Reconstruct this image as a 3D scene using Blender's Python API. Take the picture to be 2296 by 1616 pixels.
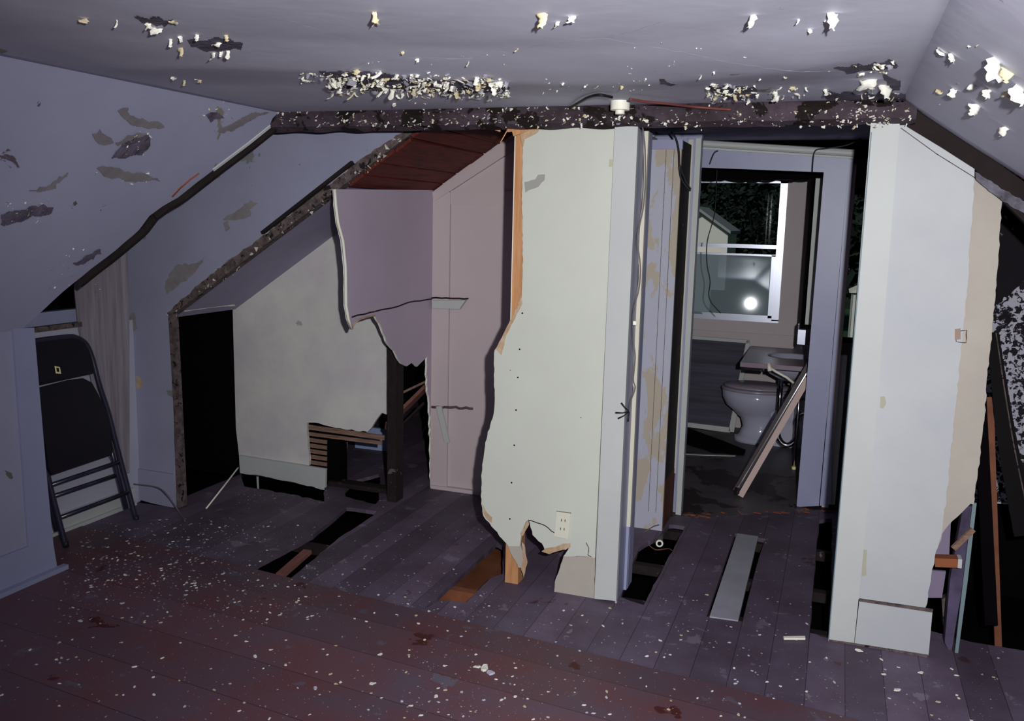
import bpy, bmesh, math, random
from mathutils import Vector, Matrix
from mathutils.geometry import tessellate_polygon
from mathutils import noise as mnoise

for o in list(bpy.data.objects):
    bpy.data.objects.remove(o)
S = bpy.context.scene
C = S.collection
RND = random.Random(7)

# ------------------------------------------------------------------ camera
F = 2000.0                       # focal length in pixels of the 2296 x 1616 frame
CAM = Vector((0, 0, 1.65))
_d = Vector((1888 - 1148, -(510 - 808), -F)).normalized()
_n = Vector((1, -0.024, 0)).cross(_d).normalized()
if _n.y < 0: _n = -_n
_x = _d.cross(_n)
R = Matrix((_x, _d, _n))         # camera space -> world (rows are the world axes)
cd = bpy.data.cameras.new('camera'); cam = bpy.data.objects.new('camera', cd); C.objects.link(cam)
cd.sensor_width = 36; cd.lens = 36 * F / 2296; cd.clip_start = 0.02; cd.clip_end = 300
cam.matrix_world = Matrix.Translation(CAM) @ R.to_4x4()
S.camera = cam

# ------------------------------------------------------------------ light
S.view_settings.view_transform = 'Standard'; S.view_settings.look = 'None'
S.view_settings.gamma = 1; S.view_settings.exposure = 0.0
S.view_settings.use_curve_mapping = False
w = bpy.data.worlds.new('world'); S.world = w; w.use_nodes = True
wb = w.node_tree.nodes['Background']; wb.inputs[0].default_value = (0.05, 0.08, 0.12, 1); wb.inputs[1].default_value = 0.35
fl = bpy.data.lights.new('camera_flash', 'SPOT'); fo = bpy.data.objects.new('camera_flash', fl); C.objects.link(fo)
fl.energy = 500; fl.color = (1.0, 0.99, 0.97); fl.shadow_soft_size = 0.022
fl.spot_size = math.radians(108); fl.spot_blend = 1.0
fo.location = CAM + Vector((0.17, 0.03, 0.12))
_t = R @ Vector((300, 130, -F))
fo.rotation_euler = _t.to_track_quat('-Z', 'Y').to_euler()
sl = bpy.data.lights.new('evening_sun', 'SUN'); so = bpy.data.objects.new('evening_sun', sl); C.objects.link(so)
sl.energy = 1.9; sl.color = (1.0, 0.98, 0.95); sl.angle = math.radians(4)
so.rotation_euler = Vector((0.35, 0.75, -0.55)).to_track_quat('-Z', 'Y').to_euler()

# ------------------------------------------------------------------ helpers
def ray(px, py): return R @ Vector((px - 1148, -(py - 808), -F))
PY = lambda v: (Vector((0, v, 0)), Vector((0, 1, 0)))
PX = lambda v: (Vector((v, 0, 0)), Vector((1, 0, 0)))
PZ = lambda v: (Vector((0, 0, v)), Vector((0, 0, 1)))
def P(px, py, pl):
    o, n = pl; r = ray(px, py)
    return CAM + r * ((o - CAM).dot(n) / r.dot(n))
def pts(l, pl): return [Vector(p) if len(p) == 3 else P(p[0], p[1], pl) for p in l]
def jag(l, amp=2.0, step=9, closed=False, seed=1):
    r = random.Random(seed); out = []
    n = len(l) if closed else len(l) - 1
    for i in range(n):
        a, b = l[i], l[(i + 1) % len(l)]
        L = math.hypot(b[0] - a[0], b[1] - a[1]); k = max(1, int(L / step))
        for j in range(k):
            t = j / k; q = 0 if j == 0 else 1
            out.append((a[0] + (b[0] - a[0]) * t + q * r.uniform(-amp, amp), a[1] + (b[1] - a[1]) * t + q * r.uniform(-amp, amp)))
    if not closed: out.append(l[-1])
    return out

def root_loc(o):
    v = Vector((0, 0, 0))
    while o: v = v + o.location; o = o.parent
    return v
def props(o, label=None, cat=None, group=None, kind=None):
    if label: o['label'] = label
    if cat: o['category'] = cat
    if group: o['group'] = group
    if kind: o['kind'] = kind
    return o
def mesh(name, vs, fs, m, parent=None, base=None, smooth=False, mats=None, fm=None):
    me = bpy.data.meshes.new(name)
    off = root_loc(parent) if parent else (Vector(base) if base else Vector((0, 0, 0)))
    me.from_pydata([tuple(Vector(v) - off) for v in vs], [], fs)
    me.materials.append(m)
    for x in (mats or []): me.materials.append(x)
    if fm: me.polygons.foreach_set('material_index', fm)
    if smooth: me.polygons.foreach_set('use_smooth', [True] * len(me.polygons))
    bm = bmesh.new(); bm.from_mesh(me); bmesh.ops.recalc_face_normals(bm, faces=bm.faces); bm.to_mesh(me); bm.free()
    o = bpy.data.objects.new(name, me); C.objects.link(o)
    if parent: o.parent = parent
    elif base: o.location = base
    return o
def thing(name, label, cat, loc, group=None):
    o = bpy.data.objects.new(name, None); C.objects.link(o); o.location = loc; o.empty_display_size = 0.1
    return props(o, label, cat, group)
class MB:
    def __init__(s): s.v = []; s.f = []; s.m = []
    def add(s, vs, fs, mi=0):
        k = len(s.v); s.v += [Vector(v) for v in vs]; s.f += [tuple(i + k for i in f) for f in fs]; s.m += [mi] * len(fs); return s
    def box(s, a, b, mi=0):
        x0, y0, z0 = a; x1, y1, z1 = b
        return s.add([(x0,y0,z0),(x1,y0,z0),(x1,y1,z0),(x0,y1,z0),(x0,y0,z1),(x1,y0,z1),(x1,y1,z1),(x0,y1,z1)],
                     [(0,3,2,1),(4,5,6,7),(0,1,5,4),(1,2,6,5),(2,3,7,6),(3,0,4,7)], mi)
    def beam(s, a, b, w, h, up=(0,0,1), mi=0):
        a = Vector(a); b = Vector(b); d = (b - a).normalized(); u = Vector(up)
        sd = d.cross(u).normalized(); u = sd.cross(d).normalized(); v = []
        for p in (a, b):
            for i, j in ((-1,-1),(1,-1),(1,1),(-1,1)): v.append(p + sd * (i * w / 2) + u * (j * h / 2))
        return s.add(v, [(0,1,2,3),(4,7,6,5),(0,4,5,1),(1,5,6,2),(2,6,7,3),(3,7,4,0)], mi)
    def tube(s, pl, r, n=8, mi=0):
        pl = [Vector(p) for p in pl]; v = []; f = []
        rr = r if isinstance(r, list) else [r] * len(pl)
        ref = Vector((0.31, 0.2, 0.93))
        for i, p in enumerate(pl):
            d = (pl[min(i + 1, len(pl) - 1)] - pl[max(i - 1, 0)]).normalized()
            a = d.cross(ref).normalized(); b = d.cross(a)
            for k in range(n):
                t = 2 * math.pi * k / n; v.append(p + (a * math.cos(t) + b * math.sin(t)) * rr[i])
        for i in range(len(pl) - 1):
            for k in range(n): f.append((i*n+k, i*n+(k+1) % n, (i+1)*n+(k+1) % n, (i+1)*n+k))
        f.append(tuple(range(n))); f.append(tuple((len(pl)-1)*n + k for k in range(n)))
        return s.add(v, f, mi)
    def rings(s, rs, cap=True, mi=0):
        n = len(rs[0]); v = [p for r in rs for p in r]; f = []
        for i in range(len(rs) - 1):
            for k in range(n): f.append((i*n+k, i*n+(k+1) % n, (i+1)*n+(k+1) % n, (i+1)*n+k))
        if cap: f.append(tuple(range(n))); f.append(tuple((len(rs)-1)*n + k for k in range(n)))
        return s.add(v, f, mi)
    def slab(s, loops, t, mi=0, mside=None):
        t = Vector(t); flat = [p for l in loops for p in l]; n = len(flat)
        tr = tessellate_polygon(loops)
        s.add(flat + [p + t for p in flat], [tuple(x) for x in tr] + [tuple(i + n for i in reversed(x)) for x in tr], mi)
        k = len(s.v) - 2 * n; c = 0
        for l in loops:
            m = len(l)
            for i in range(m):
                a = k + c + i; b = k + c + (i + 1) % m
                s.f.append((a, b, b + n, a + n)); s.m.append(mi if mside is None else mside)
            c += m
        return s
    def out(s, name, m, parent=None, base=None, smooth=False, mats=None):
        return mesh(name, s.v, s.f, m, parent, base, smooth, mats, s.m)
def plate(name, m, loops, pl, t, parent=None, base=None, mside=None):
    b = MB(); b.slab([pts(l, pl) for l in loops], t, 0, 1 if mside else None)
    return b.out(name, m, parent, base, mats=[mside] if mside else None)
def struct(o): o['kind'] = 'structure'; return o
def smooth_pts(pl, n=6):
    pl = [Vector(p) for p in pl]; out = []
    for i in range(len(pl) - 1):
        a = pl[max(i-1, 0)]; b = pl[i]; c = pl[i+1]; d = pl[min(i+2, len(pl)-1)]
        for j in range(n):
            t = j / n
            out.append(0.5 * ((2*b) + (c-a)*t + (2*a-5*b+4*c-d)*t*t + (3*b-a-3*c+d)*t**3))
    out.append(pl[-1]); return out

# ------------------------------------------------------------------ materials
def lin(c): return tuple(((x/255)/12.92 if x/255 <= 0.04045 else ((x/255+0.055)/1.055)**2.4) for x in c)
MATS = {}
def mat(name, col, rough=0.7, metal=0.0, spec=0.3, mott=None, patches=(), bump=None, stretch=(1, 1, 1), coat=0):
    """col in sRGB 0-255.  mott = (second colour, scale, amount);  patches = [(colour, scale, threshold, seed)]"""
    m = bpy.data.materials.new(name); m.use_nodes = True; nt = m.node_tree; N = nt.nodes; L = nt.links
    b = N['Principled BSDF']; b.inputs['Roughness'].default_value = rough; b.inputs['Metallic'].default_value = metal
    b.inputs['Specular IOR Level'].default_value = spec; b.inputs['Coat Weight'].default_value = coat
    tc = N.new('ShaderNodeTexCoord'); mp = N.new('ShaderNodeMapping'); L.new(tc.outputs['Object'], mp.inputs[0]); mp.inputs['Scale'].default_value = stretch
    rgb = N.new('ShaderNodeRGB'); rgb.outputs[0].default_value = (*lin(col), 1); cur = rgb.outputs[0]
    def mix(fac, c2):
        nonlocal cur
        x = N.new('ShaderNodeMix'); x.data_type = 'RGBA'; L.new(fac, x.inputs['Factor']); L.new(cur, x.inputs['A']); x.inputs['B'].default_value = (*lin(c2), 1); cur = x.outputs['Result']
    if mott:
        nz = N.new('ShaderNodeTexNoise'); nz.inputs['Scale'].default_value = mott[1]; nz.inputs['Detail'].default_value = 8; nz.inputs['Roughness'].default_value = 0.65
        L.new(mp.outputs[0], nz.inputs['Vector'])
        mr = N.new('ShaderNodeMapRange'); mr.inputs['From Min'].default_value = 0.35; mr.inputs['From Max'].default_value = 0.7; mr.inputs['To Max'].default_value = mott[2]
        L.new(nz.outputs[0], mr.inputs['Value']); mix(mr.outputs[0], mott[0])
    for (c2, sc, th, sd) in patches:
        m2 = N.new('ShaderNodeMapping'); m2.inputs['Location'].default_value = (sd * 3.1, sd * 1.7, sd); L.new(mp.outputs[0], m2.inputs[0])
        nz = N.new('ShaderNodeTexNoise'); nz.inputs['Scale'].default_value = sc; nz.inputs['Detail'].default_value = 6; nz.inputs['Roughness'].default_value = 0.6; nz.inputs['Distortion'].default_value = 0.4
        L.new(m2.outputs[0], nz.inputs['Vector'])
        mr = N.new('ShaderNodeMapRange'); mr.inputs['From Min'].default_value = th; mr.inputs['From Max'].default_value = th + 0.012
        L.new(nz.outputs[0], mr.inputs['Value']); mix(mr.outputs[0], c2)
    L.new(cur, b.inputs['Base Color'])
    if bump:
        nz = N.new('ShaderNodeTexNoise'); nz.inputs['Scale'].default_value = bump[0]; nz.inputs['Detail'].default_value = 6
        L.new(mp.outputs[0], nz.inputs['Vector'])
        bp = N.new('ShaderNodeBump'); bp.inputs['Strength'].default_value = bump[1]; bp.inputs['Distance'].default_value = 0.01
        L.new(nz.outputs[0], bp.inputs['Height']); L.new(bp.outputs[0], b.inputs['Normal'])
    MATS[name] = m; return m
def planks(m, width, axis, seam=(12, 9, 12), gap=0.03, angle=0.0):
    """dark seams between boards; axis 0 = seams at constant x"""
    nt = m.node_tree; N = nt.nodes; L = nt.links; b = N['Principled BSDF']
    src = b.inputs['Base Color'].links[0].from_socket
    tc = N.new('ShaderNodeTexCoord'); mp = N.new('ShaderNodeMapping'); mp.inputs['Rotation'].default_value = (0, 0, angle)
    L.new(tc.outputs['Object'], mp.inputs[0])
    sp = N.new('ShaderNodeSeparateXYZ'); L.new(mp.outputs[0], sp.inputs[0])
    d = N.new('ShaderNodeMath'); d.operation = 'DIVIDE'; d.inputs[1].default_value = width; L.new(sp.outputs[axis], d.inputs[0])
    fr = N.new('ShaderNodeMath'); fr.operation = 'FRACT'; L.new(d.outputs[0], fr.inputs[0])
    lt = N.new('ShaderNodeMath'); lt.operation = 'LESS_THAN'; lt.inputs[1].default_value = gap; L.new(fr.outputs[0], lt.inputs[0])
    fl_ = N.new('ShaderNodeMath'); fl_.operation = 'FLOOR'; L.new(d.outputs[0], fl_.inputs[0])
    wn = N.new('ShaderNodeTexWhiteNoise'); wn.noise_dimensions = '1D'; L.new(fl_.outputs[0], wn.inputs['W'])
    hv = N.new('ShaderNodeHueSaturation'); mr = N.new('ShaderNodeMapRange'); mr.inputs['To Min'].default_value = 0.75; mr.inputs['To Max'].default_value = 1.25
    L.new(wn.outputs[0], mr.inputs[0]); L.new(mr.outputs[0], hv.inputs['Value']); L.new(src, hv.inputs['Color'])
    x = N.new('ShaderNodeMix'); x.data_type = 'RGBA'; L.new(lt.outputs[0], x.inputs['Factor']); L.new(hv.outputs[0], x.inputs['A']); x.inputs['B'].default_value = (*lin(seam), 1)
    L.new(x.outputs['Result'], b.inputs['Base Color'])
    return m

white = mat('white_wall_paint', (196, 200, 192), 0.55, mott=((184, 186, 180), 1.4, 0.6), bump=(60, 0.03))
whiteR = mat('white_wall_paint_cool', (182, 186, 190), 0.55, mott=((166, 168, 178), 1.6, 0.7), bump=(60, 0.03))
casing = mat('white_trim_paint', (186, 190, 190), 0.5, spec=0.25, mott=((170, 172, 178), 2, 0.5))
lavtrim = mat('lavender_trim_paint', (150, 153, 185), 0.4, spec=0.4, mott=((135, 138, 172), 3, 0.6))
lilac = mat('lilac_plaster', (150, 152, 178), 0.7, mott=((135, 134, 160), 2, 0.7), patches=[((120, 122, 126), 4.2, 0.655, 1), ((95, 98, 96), 5.5, 0.69, 5)], bump=(25, 0.08))
ceilm = mat('ceiling_paint', (212, 214, 234), 0.6, spec=0.2, mott=((188, 186, 208), 1.2, 0.7), patches=[((150, 146, 136), 4.5, 0.69, 2)], bump=(10, 0.12))
slopem = mat('slope_paint', (168, 170, 198), 0.65, spec=0.2, mott=((152, 152, 180), 1.2, 0.7), patches=[((140, 136, 128), 3.4, 0.655, 4), ((98, 88, 96), 5.4, 0.675, 9)], bump=(12, 0.12))
purple = mat('purple_slope_paint', (160, 155, 182), 0.6, mott=((138, 132, 162), 2, 0.8), bump=(12, 0.1))
beige = mat('cream_plaster', (212, 210, 206), 0.7, mott=((182, 176, 190), 2.4, 0.75), patches=[((168, 160, 170), 3.1, 0.72, 3)], bump=(14, 0.12))
drybeige = mat('bare_wallboard', (176, 170, 162), 0.8, mott=((160, 152, 146), 3, 0.8), patches=[((178, 140, 96), 9, 0.70, 6)])
paper = mat('torn_brown_paper', (168, 132, 98), 0.85, mott=((200, 185, 165), 20, 0.8))
plastedge = mat('broken_plaster_edge', (215, 212, 205), 0.9, mott=((150, 145, 140), 30, 0.8), bump=(80, 0.5))
pink = mat('pink_closet_paint', (194, 180, 184), 0.55, mott=((182, 168, 176), 1.6, 0.6))
mauve = mat('mauve_closet_paint', (188, 174, 194), 0.55, mott=((176, 162, 184), 1.5, 0.7))
orange = mat('fresh_stud_wood', (196, 148, 104), 0.6, mott=((166, 112, 72), 4, 0.9), stretch=(14, 14, 1.2), patches=[((110, 60, 30), 6, 0.80, 2)])
orangef = mat('orange_subfloor', (128, 78, 54), 0.7, mott=((92, 52, 38), 4, 0.9), stretch=(2, 2, 2))
redwood = mat('red_sheathing', (112, 42, 34), 0.7, mott=((62, 24, 20), 5, 1.0), stretch=(10, 1, 10), bump=(20, 0.3))
oldwood = mat('old_grey_brown_wood', (112, 98, 98), 0.85, mott=((56, 46, 50), 9, 1.0), patches=[((28, 22, 28), 11, 0.6, 3)], stretch=(3, 3, 3), bump=(40, 0.4))
lathm = mat('lath_wood', (150, 122, 108), 0.85, mott=((96, 72, 62), 8, 1.0), stretch=(1, 6, 12), bump=(40, 0.4))
darkwood = mat('dark_brown_wood', (38, 28, 30), 0.8, mott=((20, 14, 16), 6, 1.0), patches=[((96, 84, 92), 16, 0.66, 3)], bump=(30, 0.6))
beamm = mat('stained_beam_paint', (78, 66, 78), 0.8, mott=((40, 28, 32), 5, 1.0), patches=[((24, 14, 14), 7, 0.56, 3)], bump=(30, 0.8))
black = mat('flat_black', (9, 8, 10), 0.95, spec=0.05)
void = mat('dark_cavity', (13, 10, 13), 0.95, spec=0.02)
redfl = mat('red_brown_floor', (102, 64, 70), 0.5, spec=0.3, mott=((88, 76, 92), 3.2, 0.95), patches=[((98, 88, 104), 6, 0.64, 8), ((76, 30, 30), 4, 0.66, 3)], bump=(20, 0.1))
planks(redfl, 0.24, 1, (60, 38, 42), 0.012, 0.1)
purfl = mat('dusty_plank_floor', (100, 88, 108), 0.6, spec=0.3, mott=((78, 62, 78), 4, 0.9), patches=[((116, 106, 124), 7, 0.62, 5), ((80, 52, 60), 3, 0.66, 2)], bump=(24, 0.15))
planks(purfl, 0.135, 0, (40, 32, 40), 0.016)
bathfl = mat('grey_bathroom_floor', (92, 88, 94), 0.5, spec=0.3, mott=((62, 56, 64), 2.2, 1.0), patches=[((46, 34, 38), 1.6, 0.58, 4)], bump=(10, 0.1))
palepl = mat('pale_grey_plank', (158, 158, 170), 0.6, mott=((134, 134, 146), 4, 0.8))
darkred = mat('raw_red_board', (128, 86, 80), 0.8, mott=((96, 60, 56), 5, 0.8), stretch=(8, 2, 8))
streak = mat('streaked_wallpaper', (140, 134, 146), 0.8, mott=((100, 92, 100), 5, 1.0), stretch=(7, 7, 0.3), bump=(9, 0.5))
chairm = mat('chair_blue_black_enamel', (22, 20, 32), 0.45, spec=0.35, mott=((34, 30, 40), 6, 0.4))
chairt = mat('chair_tube_enamel', (44, 42, 62), 0.25, spec=0.6)
brass = mat('reflective_label', (245, 235, 170), 0.4, mott=((225, 215, 150), 20, 0.2))
chrome = mat('chrome', (190, 190, 200), 0.15, 1.0)
alum = mat('aluminium', (200, 205, 222), 0.3, 0.85)
porc = mat('porcelain', (176, 176, 200), 0.1, spec=0.6, coat=0.3)
porcp = mat('toilet_seat_mauve', (150, 140, 156), 0.25, spec=0.5)
sinktop = mat('mauve_sink_top', (140, 124, 140), 0.35, spec=0.4, mott=((118, 100, 116), 5, 0.5))
bathwall = mat('bathroom_wall', (196, 186, 190), 0.6, mott=((182, 172, 182), 1.5, 0.5))
clothm = mat('banded_dark_screen', (74, 70, 92), 0.6, mott=((30, 26, 36), 1.1, 1.0), stretch=(0.6, 0.6, 14))
plastic = mat('white_plastic', (236, 234, 222), 0.4)
cablk = mat('black_cable', (26, 24, 32), 0.5)
cabrd = mat('red_brown_cable', (112, 62, 58), 0.6)
cabgr = mat('grey_cable', (104, 96, 104), 0.6)
chipm = mat('paint_chip_white', (228, 226, 216), 0.6)
chipy = mat('paint_chip_cream', (200, 188, 154), 0.6)
chipg = mat('paint_chip_grey', (140, 138, 150), 0.6)
crumb = mat('plaster_crumbs', (160, 156, 162), 0.8)
worn = mat('worn_boards_paint', (178, 180, 196), 0.6, mott=((168, 168, 188), 2, 0.5), patches=[((176, 166, 152), 3.0, 0.5, 7)], stretch=(2, 2, 1))
greyp = mat('grey_undercoat', (150, 150, 146), 0.7)
greend = mat('dark_leaves', (26, 44, 34), 0.8, mott=((12, 22, 18), 1.5, 1.0))
barkm = mat('dark_bark', (20, 20, 22), 0.9)
grass = mat('lawn', (52, 92, 52), 0.9, mott=((34, 66, 38), 0.6, 1.0))
siding = mat('white_siding', (218, 216, 210), 0.7)
roofm = mat('grey_roof', (150, 154, 158), 0.8)
speck = mat('patchy_limewash', (30, 24, 34), 0.9, patches=[((176, 176, 192), 48, 0.49, 2), ((22, 17, 26), 2.2, 0.56, 8)])
teal = mat('pale_teal_edge', (112, 130, 138), 0.6)
violet = mat('violet_board', (128, 116, 142), 0.7)
def glass(name, col, rough, alpha_mix):
    m = bpy.data.materials.new(name); m.use_nodes = True; N = m.node_tree.nodes; L = m.node_tree.links
    g = N.new('ShaderNodeBsdfGlossy'); g.inputs['Roughness'].default_value = rough; g.inputs['Color'].default_value = (0.9, 0.95, 1, 1)
    t = N.new('ShaderNodeBsdfTransparent'); t.inputs['Color'].default_value = (*col, 1)
    x = N.new('ShaderNodeMixShader'); x.inputs[0].default_value = alpha_mix
    L.new(t.outputs[0], x.inputs[1]); L.new(g.outputs[0], x.inputs[2])
    L.new(x.outputs[0], N['Material Output'].inputs[0]); return m, x
glassm, _ = glass('clear_glass', (0.9, 0.92, 0.92), 0.02, 0.02)
filmg, fx_ = glass('dusty_lower_glass', (0.55, 0.62, 0.66), 0.03, 0.05)
_N = filmg.node_tree.nodes; _L = filmg.node_tree.links
dfs = _N.new('ShaderNodeBsdfDiffuse'); dfs.inputs['Color'].default_value = (0.42, 0.52, 0.58, 1)
mx2 = _N.new('ShaderNodeMixShader'); mx2.inputs[0].default_value = 0.42
_L.new(fx_.outputs[0], mx2.inputs[1]); _L.new(dfs.outputs[0], mx2.inputs[2]); _L.new(mx2.outputs[0], _N['Material Output'].inputs[0])

# ================================================================== SETTING
ZC = 2.11                                   # flat ceiling
# ---- floors
lineL = [(-3.68, 3.47), (-2.49, 3.34), (-1.55, 3.235), (-0.6, 3.13), (0.6, 3.0), (3.0, 2.74)]
vl = [Vector((x, y, 0.004)) for x, y in lineL]
b = MB(); b.slab([[Vector((-3.68, -1.5, 0.004)), Vector((3, -1.5, 0.004))] + vl[::-1]], (0, 0, -0.0035))
struct(b.out('floor', redfl))
PF = PZ(0.0)
holeA = jag([(562, 1274), (702, 1200), (777, 1137), (845, 1146), (836, 1156), (760, 1205), (642, 1305)], 0.8, 14, True, 3)
holeB = jag([(952, 1364), (1113, 1217), (1128, 1225), (1127, 1286), (1098, 1297), (1046, 1350), (985, 1345)], 1.2, 12, True, 4)
holeC = jag([(1392, 1338), (1443, 1356), (1536, 1180), (1500, 1176), (1480, 1200), (1432, 1228)], 1.5, 12, True, 5)
holeD = [(1584, 1382), (1648, 1195), (1716, 1208), (1705, 1240), (1690, 1290), (1664, 1393)]
holeE = jag([(1815, 1418), (1858, 1430), (1864, 1300), (1866, 1162), (1837, 1166)], 1.5, 14, True, 6)
holeF = jag([(535, 1052), (585, 1060), (640, 1070), (727, 1088), (727, 1124), (650, 1108), (590, 1096), (548, 1090)], 1.5, 9, True, 6)
holeG = jag([(772, 1100), (800, 1075), (852, 1062), (850, 1120), (842, 1130), (775, 1113)], 1.5, 9, True, 6)
far = [(3.0, 3.85, 0.0), (0.62, 3.85, 0.0), (0.3, 3.95, 0.0), (0.3, 5.47, 0.0)] + [tuple(p) for p in pts(jag([(1858, 1143), (1790, 1146), (1700, 1150), (1600, 1160), (1520, 1158), (1500, 1166)], 2.5, 9, False, 8), PF)] + [(-0.80, 5.0, 0), (-2.3, 5.05, 0.0), (-2.3, 7.2, 0), (-5.0, 7.2, 0), (-5.0, 4.64, 0), (-3.5, 4.64, 0), (-3.5, 3.9, 0), (-3.68, 3.9, 0.0)]
outer = [Vector((x, y - 0.5, 0)) for x, y in lineL] + [Vector(p) for p in far]
b = MB(); b.slab([outer] + [pts(h, PF) for h in (holeA, holeB, holeC, holeD, holeE, holeF, holeG)], (0, 0, -0.022))
struct(b.out('floor', purfl))
b = MB(); b.slab([pts(jag([(1500, 1166), (1520, 1158), (1600, 1160), (1700, 1150), (1790, 1146), (1858, 1143)], 2.5, 9, False, 8), PZ(-0.002)) + [Vector((0.09, 5.5, -0.002)), Vector((0.9, 5.5, -0.002)), Vector((0.9, 7.45, -0.002)), Vector((-1.9, 7.45, -0.002)), Vector((-1.9, 5.0, -0.002)), Vector((-0.8, 5.0, -0.002))]], (0, 0, -0.02))
struct(b.out('floor', bathfl))
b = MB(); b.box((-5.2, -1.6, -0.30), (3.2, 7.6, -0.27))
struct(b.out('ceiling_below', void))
# joists under the openings
for (x0, y0, x1, y1) in ((-2.75, 3.78, -1.9, 3.78), (-1.7, 3.56, -1.15, 3.56), (-1.1, 4.2, 0.3, 4.2), (-1.1, 3.75, 0.3, 3.75), (-0.95, 4.75, 0.3, 4.75)):
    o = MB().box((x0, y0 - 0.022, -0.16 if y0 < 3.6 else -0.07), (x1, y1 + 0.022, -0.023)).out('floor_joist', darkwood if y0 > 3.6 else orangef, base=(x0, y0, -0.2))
    props(o, {(-2.75): 'grey floor joist crossing the long slot in the floor left of centre', (-1.7): 'orange joist crossing the floor opening beside the torn white partition'}.get(x0, {4.2: 'dark floor joist under the middle of the hallway floor gaps', 3.75: 'dark floor joist under the hallway floor gaps, nearest the front room', 4.75: 'dark floor joist under the hallway floor gaps, nearest the bathroom door'}.get(y0)), 'floor joist', 'joists under the torn up floor')
o = plate('subfloor_board', orangef, [[(948, 1430), (948, 1210), (1150, 1190), (1150, 1420)]], PZ(-0.10), (0, 0, -0.02), base=(-1.4, 3.5, -0.12))
props(o, 'orange bare board seen in the floor opening beside the white partition', 'board')

# ---- front room ceiling: flat part with a slight sag, right slope, left slope
def grid(x0, x1, y0, y1, nx, ny, zf, t=0.012):
    v = []; f = []
    for s_ in (0, 1):
        for j in range(ny + 1):
            for i in range(nx + 1):
                x = x0 + (x1 - x0) * i / nx; y = y0 + (y1 - y0) * j / ny; v.append((x, y, zf(x, y) + s_ * t))
    n = (nx + 1) * (ny + 1); q = lambda i, j, s_: s_ * n + j * (nx + 1) + i
    for j in range(ny):
        for i in range(nx):
            f.append((q(i, j, 0), q(i, j+1, 0), q(i+1, j+1, 0), q(i+1, j, 0))); f.append((q(i, j, 1), q(i+1, j, 1), q(i+1, j+1, 1), q(i, j+1, 1)))
    for i in range(nx): f.append((q(i,0,0), q(i+1,0,0), q(i+1,0,1), q(i,0,1))); f.append((q(i,ny,0), q(i,ny,1), q(i+1,ny,1), q(i+1,ny,0)))
    for j in range(ny): f.append((q(0,j,0), q(0,j,1), q(0,j+1,1), q(0,j+1,0))); f.append((q(nx,j,0), q(nx,j+1,0), q(nx,j+1,1), q(nx,j,1)))
    return v, f
def czf(x, y):
    # tent-like sag between the board joints, fading at the edges
    e = min(1, max(0, (3.6 - y) / 0.25)) * min(1, max(0, (x + 2.47) / 0.3)) * min(1, max(0, (0.17 - x) / 0.3))
    s_ = mnoise.noise(Vector((x * 1.1, y * 1.3, 3.0))) * 0.022
    fold = abs(((y + 0.28 * math.sin(x * 2.2)) - 2.62)); s_ -= 0.018 * max(0, 1 - fold / 0.5)
    right = max(0.0, x - 0.0) * 0.0
    return ZC + e * s_ - right
v, f = grid(-2.47, 0.17, -1.5, 3.62, 60, 110, czf)
ceiling = struct(mesh('ceiling', v, f, ceilm, smooth=True))
v, f = grid(0.17, 3.0, -1.5, 3.62, 50, 60, lambda x, y: ZC - 0.67 * (x - 0.17) + 0.012 * mnoise.noise(Vector((x * 2, y * 1.5, 7))) * min(1, (x - 0.17) * 5))
struct(mesh('ceiling', v, f, ceilm, smooth=True))
SLF = (Vector((-2.47, 0, ZC)), Vector((-1.195, 0, 1)).normalized())      # steep left slope
edge1 = [(640, 256), (600, 288), (560, 320), (480, 380), (400, 442), (365, 462), (335, 484), (312, 515), (298, 528), (240, 576), (205, 602), (163, 636), (140, 655), (60, 728)]
b = MB(); b.slab([[Vector((-2.47, -1.5, ZC)), Vector((-2.47, 3.55, ZC))] + pts(jag(edge1, 0.8, 25, False, 2), SLF) + [Vector((-3.29, 2.86, 1.13)), Vector((-3.29, -1.5, 1.13))]], SLF[1] * 0.02, 0, 1)
slope = struct(b.out('ceiling', slopem, mats=[plastedge]))
# bead, and a dark strip standing in for shadow under the slope's free edge
e3 = pts(edge1[:6], SLF); b = MB(); b.tube([p + Vector((-0.005, -0.006, 0.0)) for p in e3[:4]], 0.012, 6); b.out('edge_bead', casing, slope)
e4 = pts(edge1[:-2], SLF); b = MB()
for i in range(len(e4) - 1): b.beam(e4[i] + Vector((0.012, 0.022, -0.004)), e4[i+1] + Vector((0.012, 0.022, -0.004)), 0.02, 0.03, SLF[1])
b.out('shade_strip', darkwood, slope)
b = MB(); q = pts([(452, 388), (432, 402), (410, 420), (392, 440)], SLF); b.tube([p + Vector((-0.004, -0.016, 0)) for p in q], 0.008, 5); b.out('bare_wood_strip', mat('rust_red_wood', (140, 74, 56), 0.8), slope)
# roof over everything (seen only through gaps)
def rz(x): return 1.10 + 0.67 * (x + 3.44)
RB = (Vector((-3.44, 0, 1.10)), Vector((-0.67, 0, 1)).normalized())     # rear roof pitch, plaster face
b = MB()
b.add([(-5.2, -1.6, 0.55), (-0.9, -1.6, 3.4), (-0.9, 7.6, 3.4), (-5.2, 7.6, 0.55), (3.2, -1.6, 0.65), (3.2, 7.6, 0.65)], [(0, 1, 2, 3), (1, 4, 5, 2)])
o = b.out('roof', void); struct(o)
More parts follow.
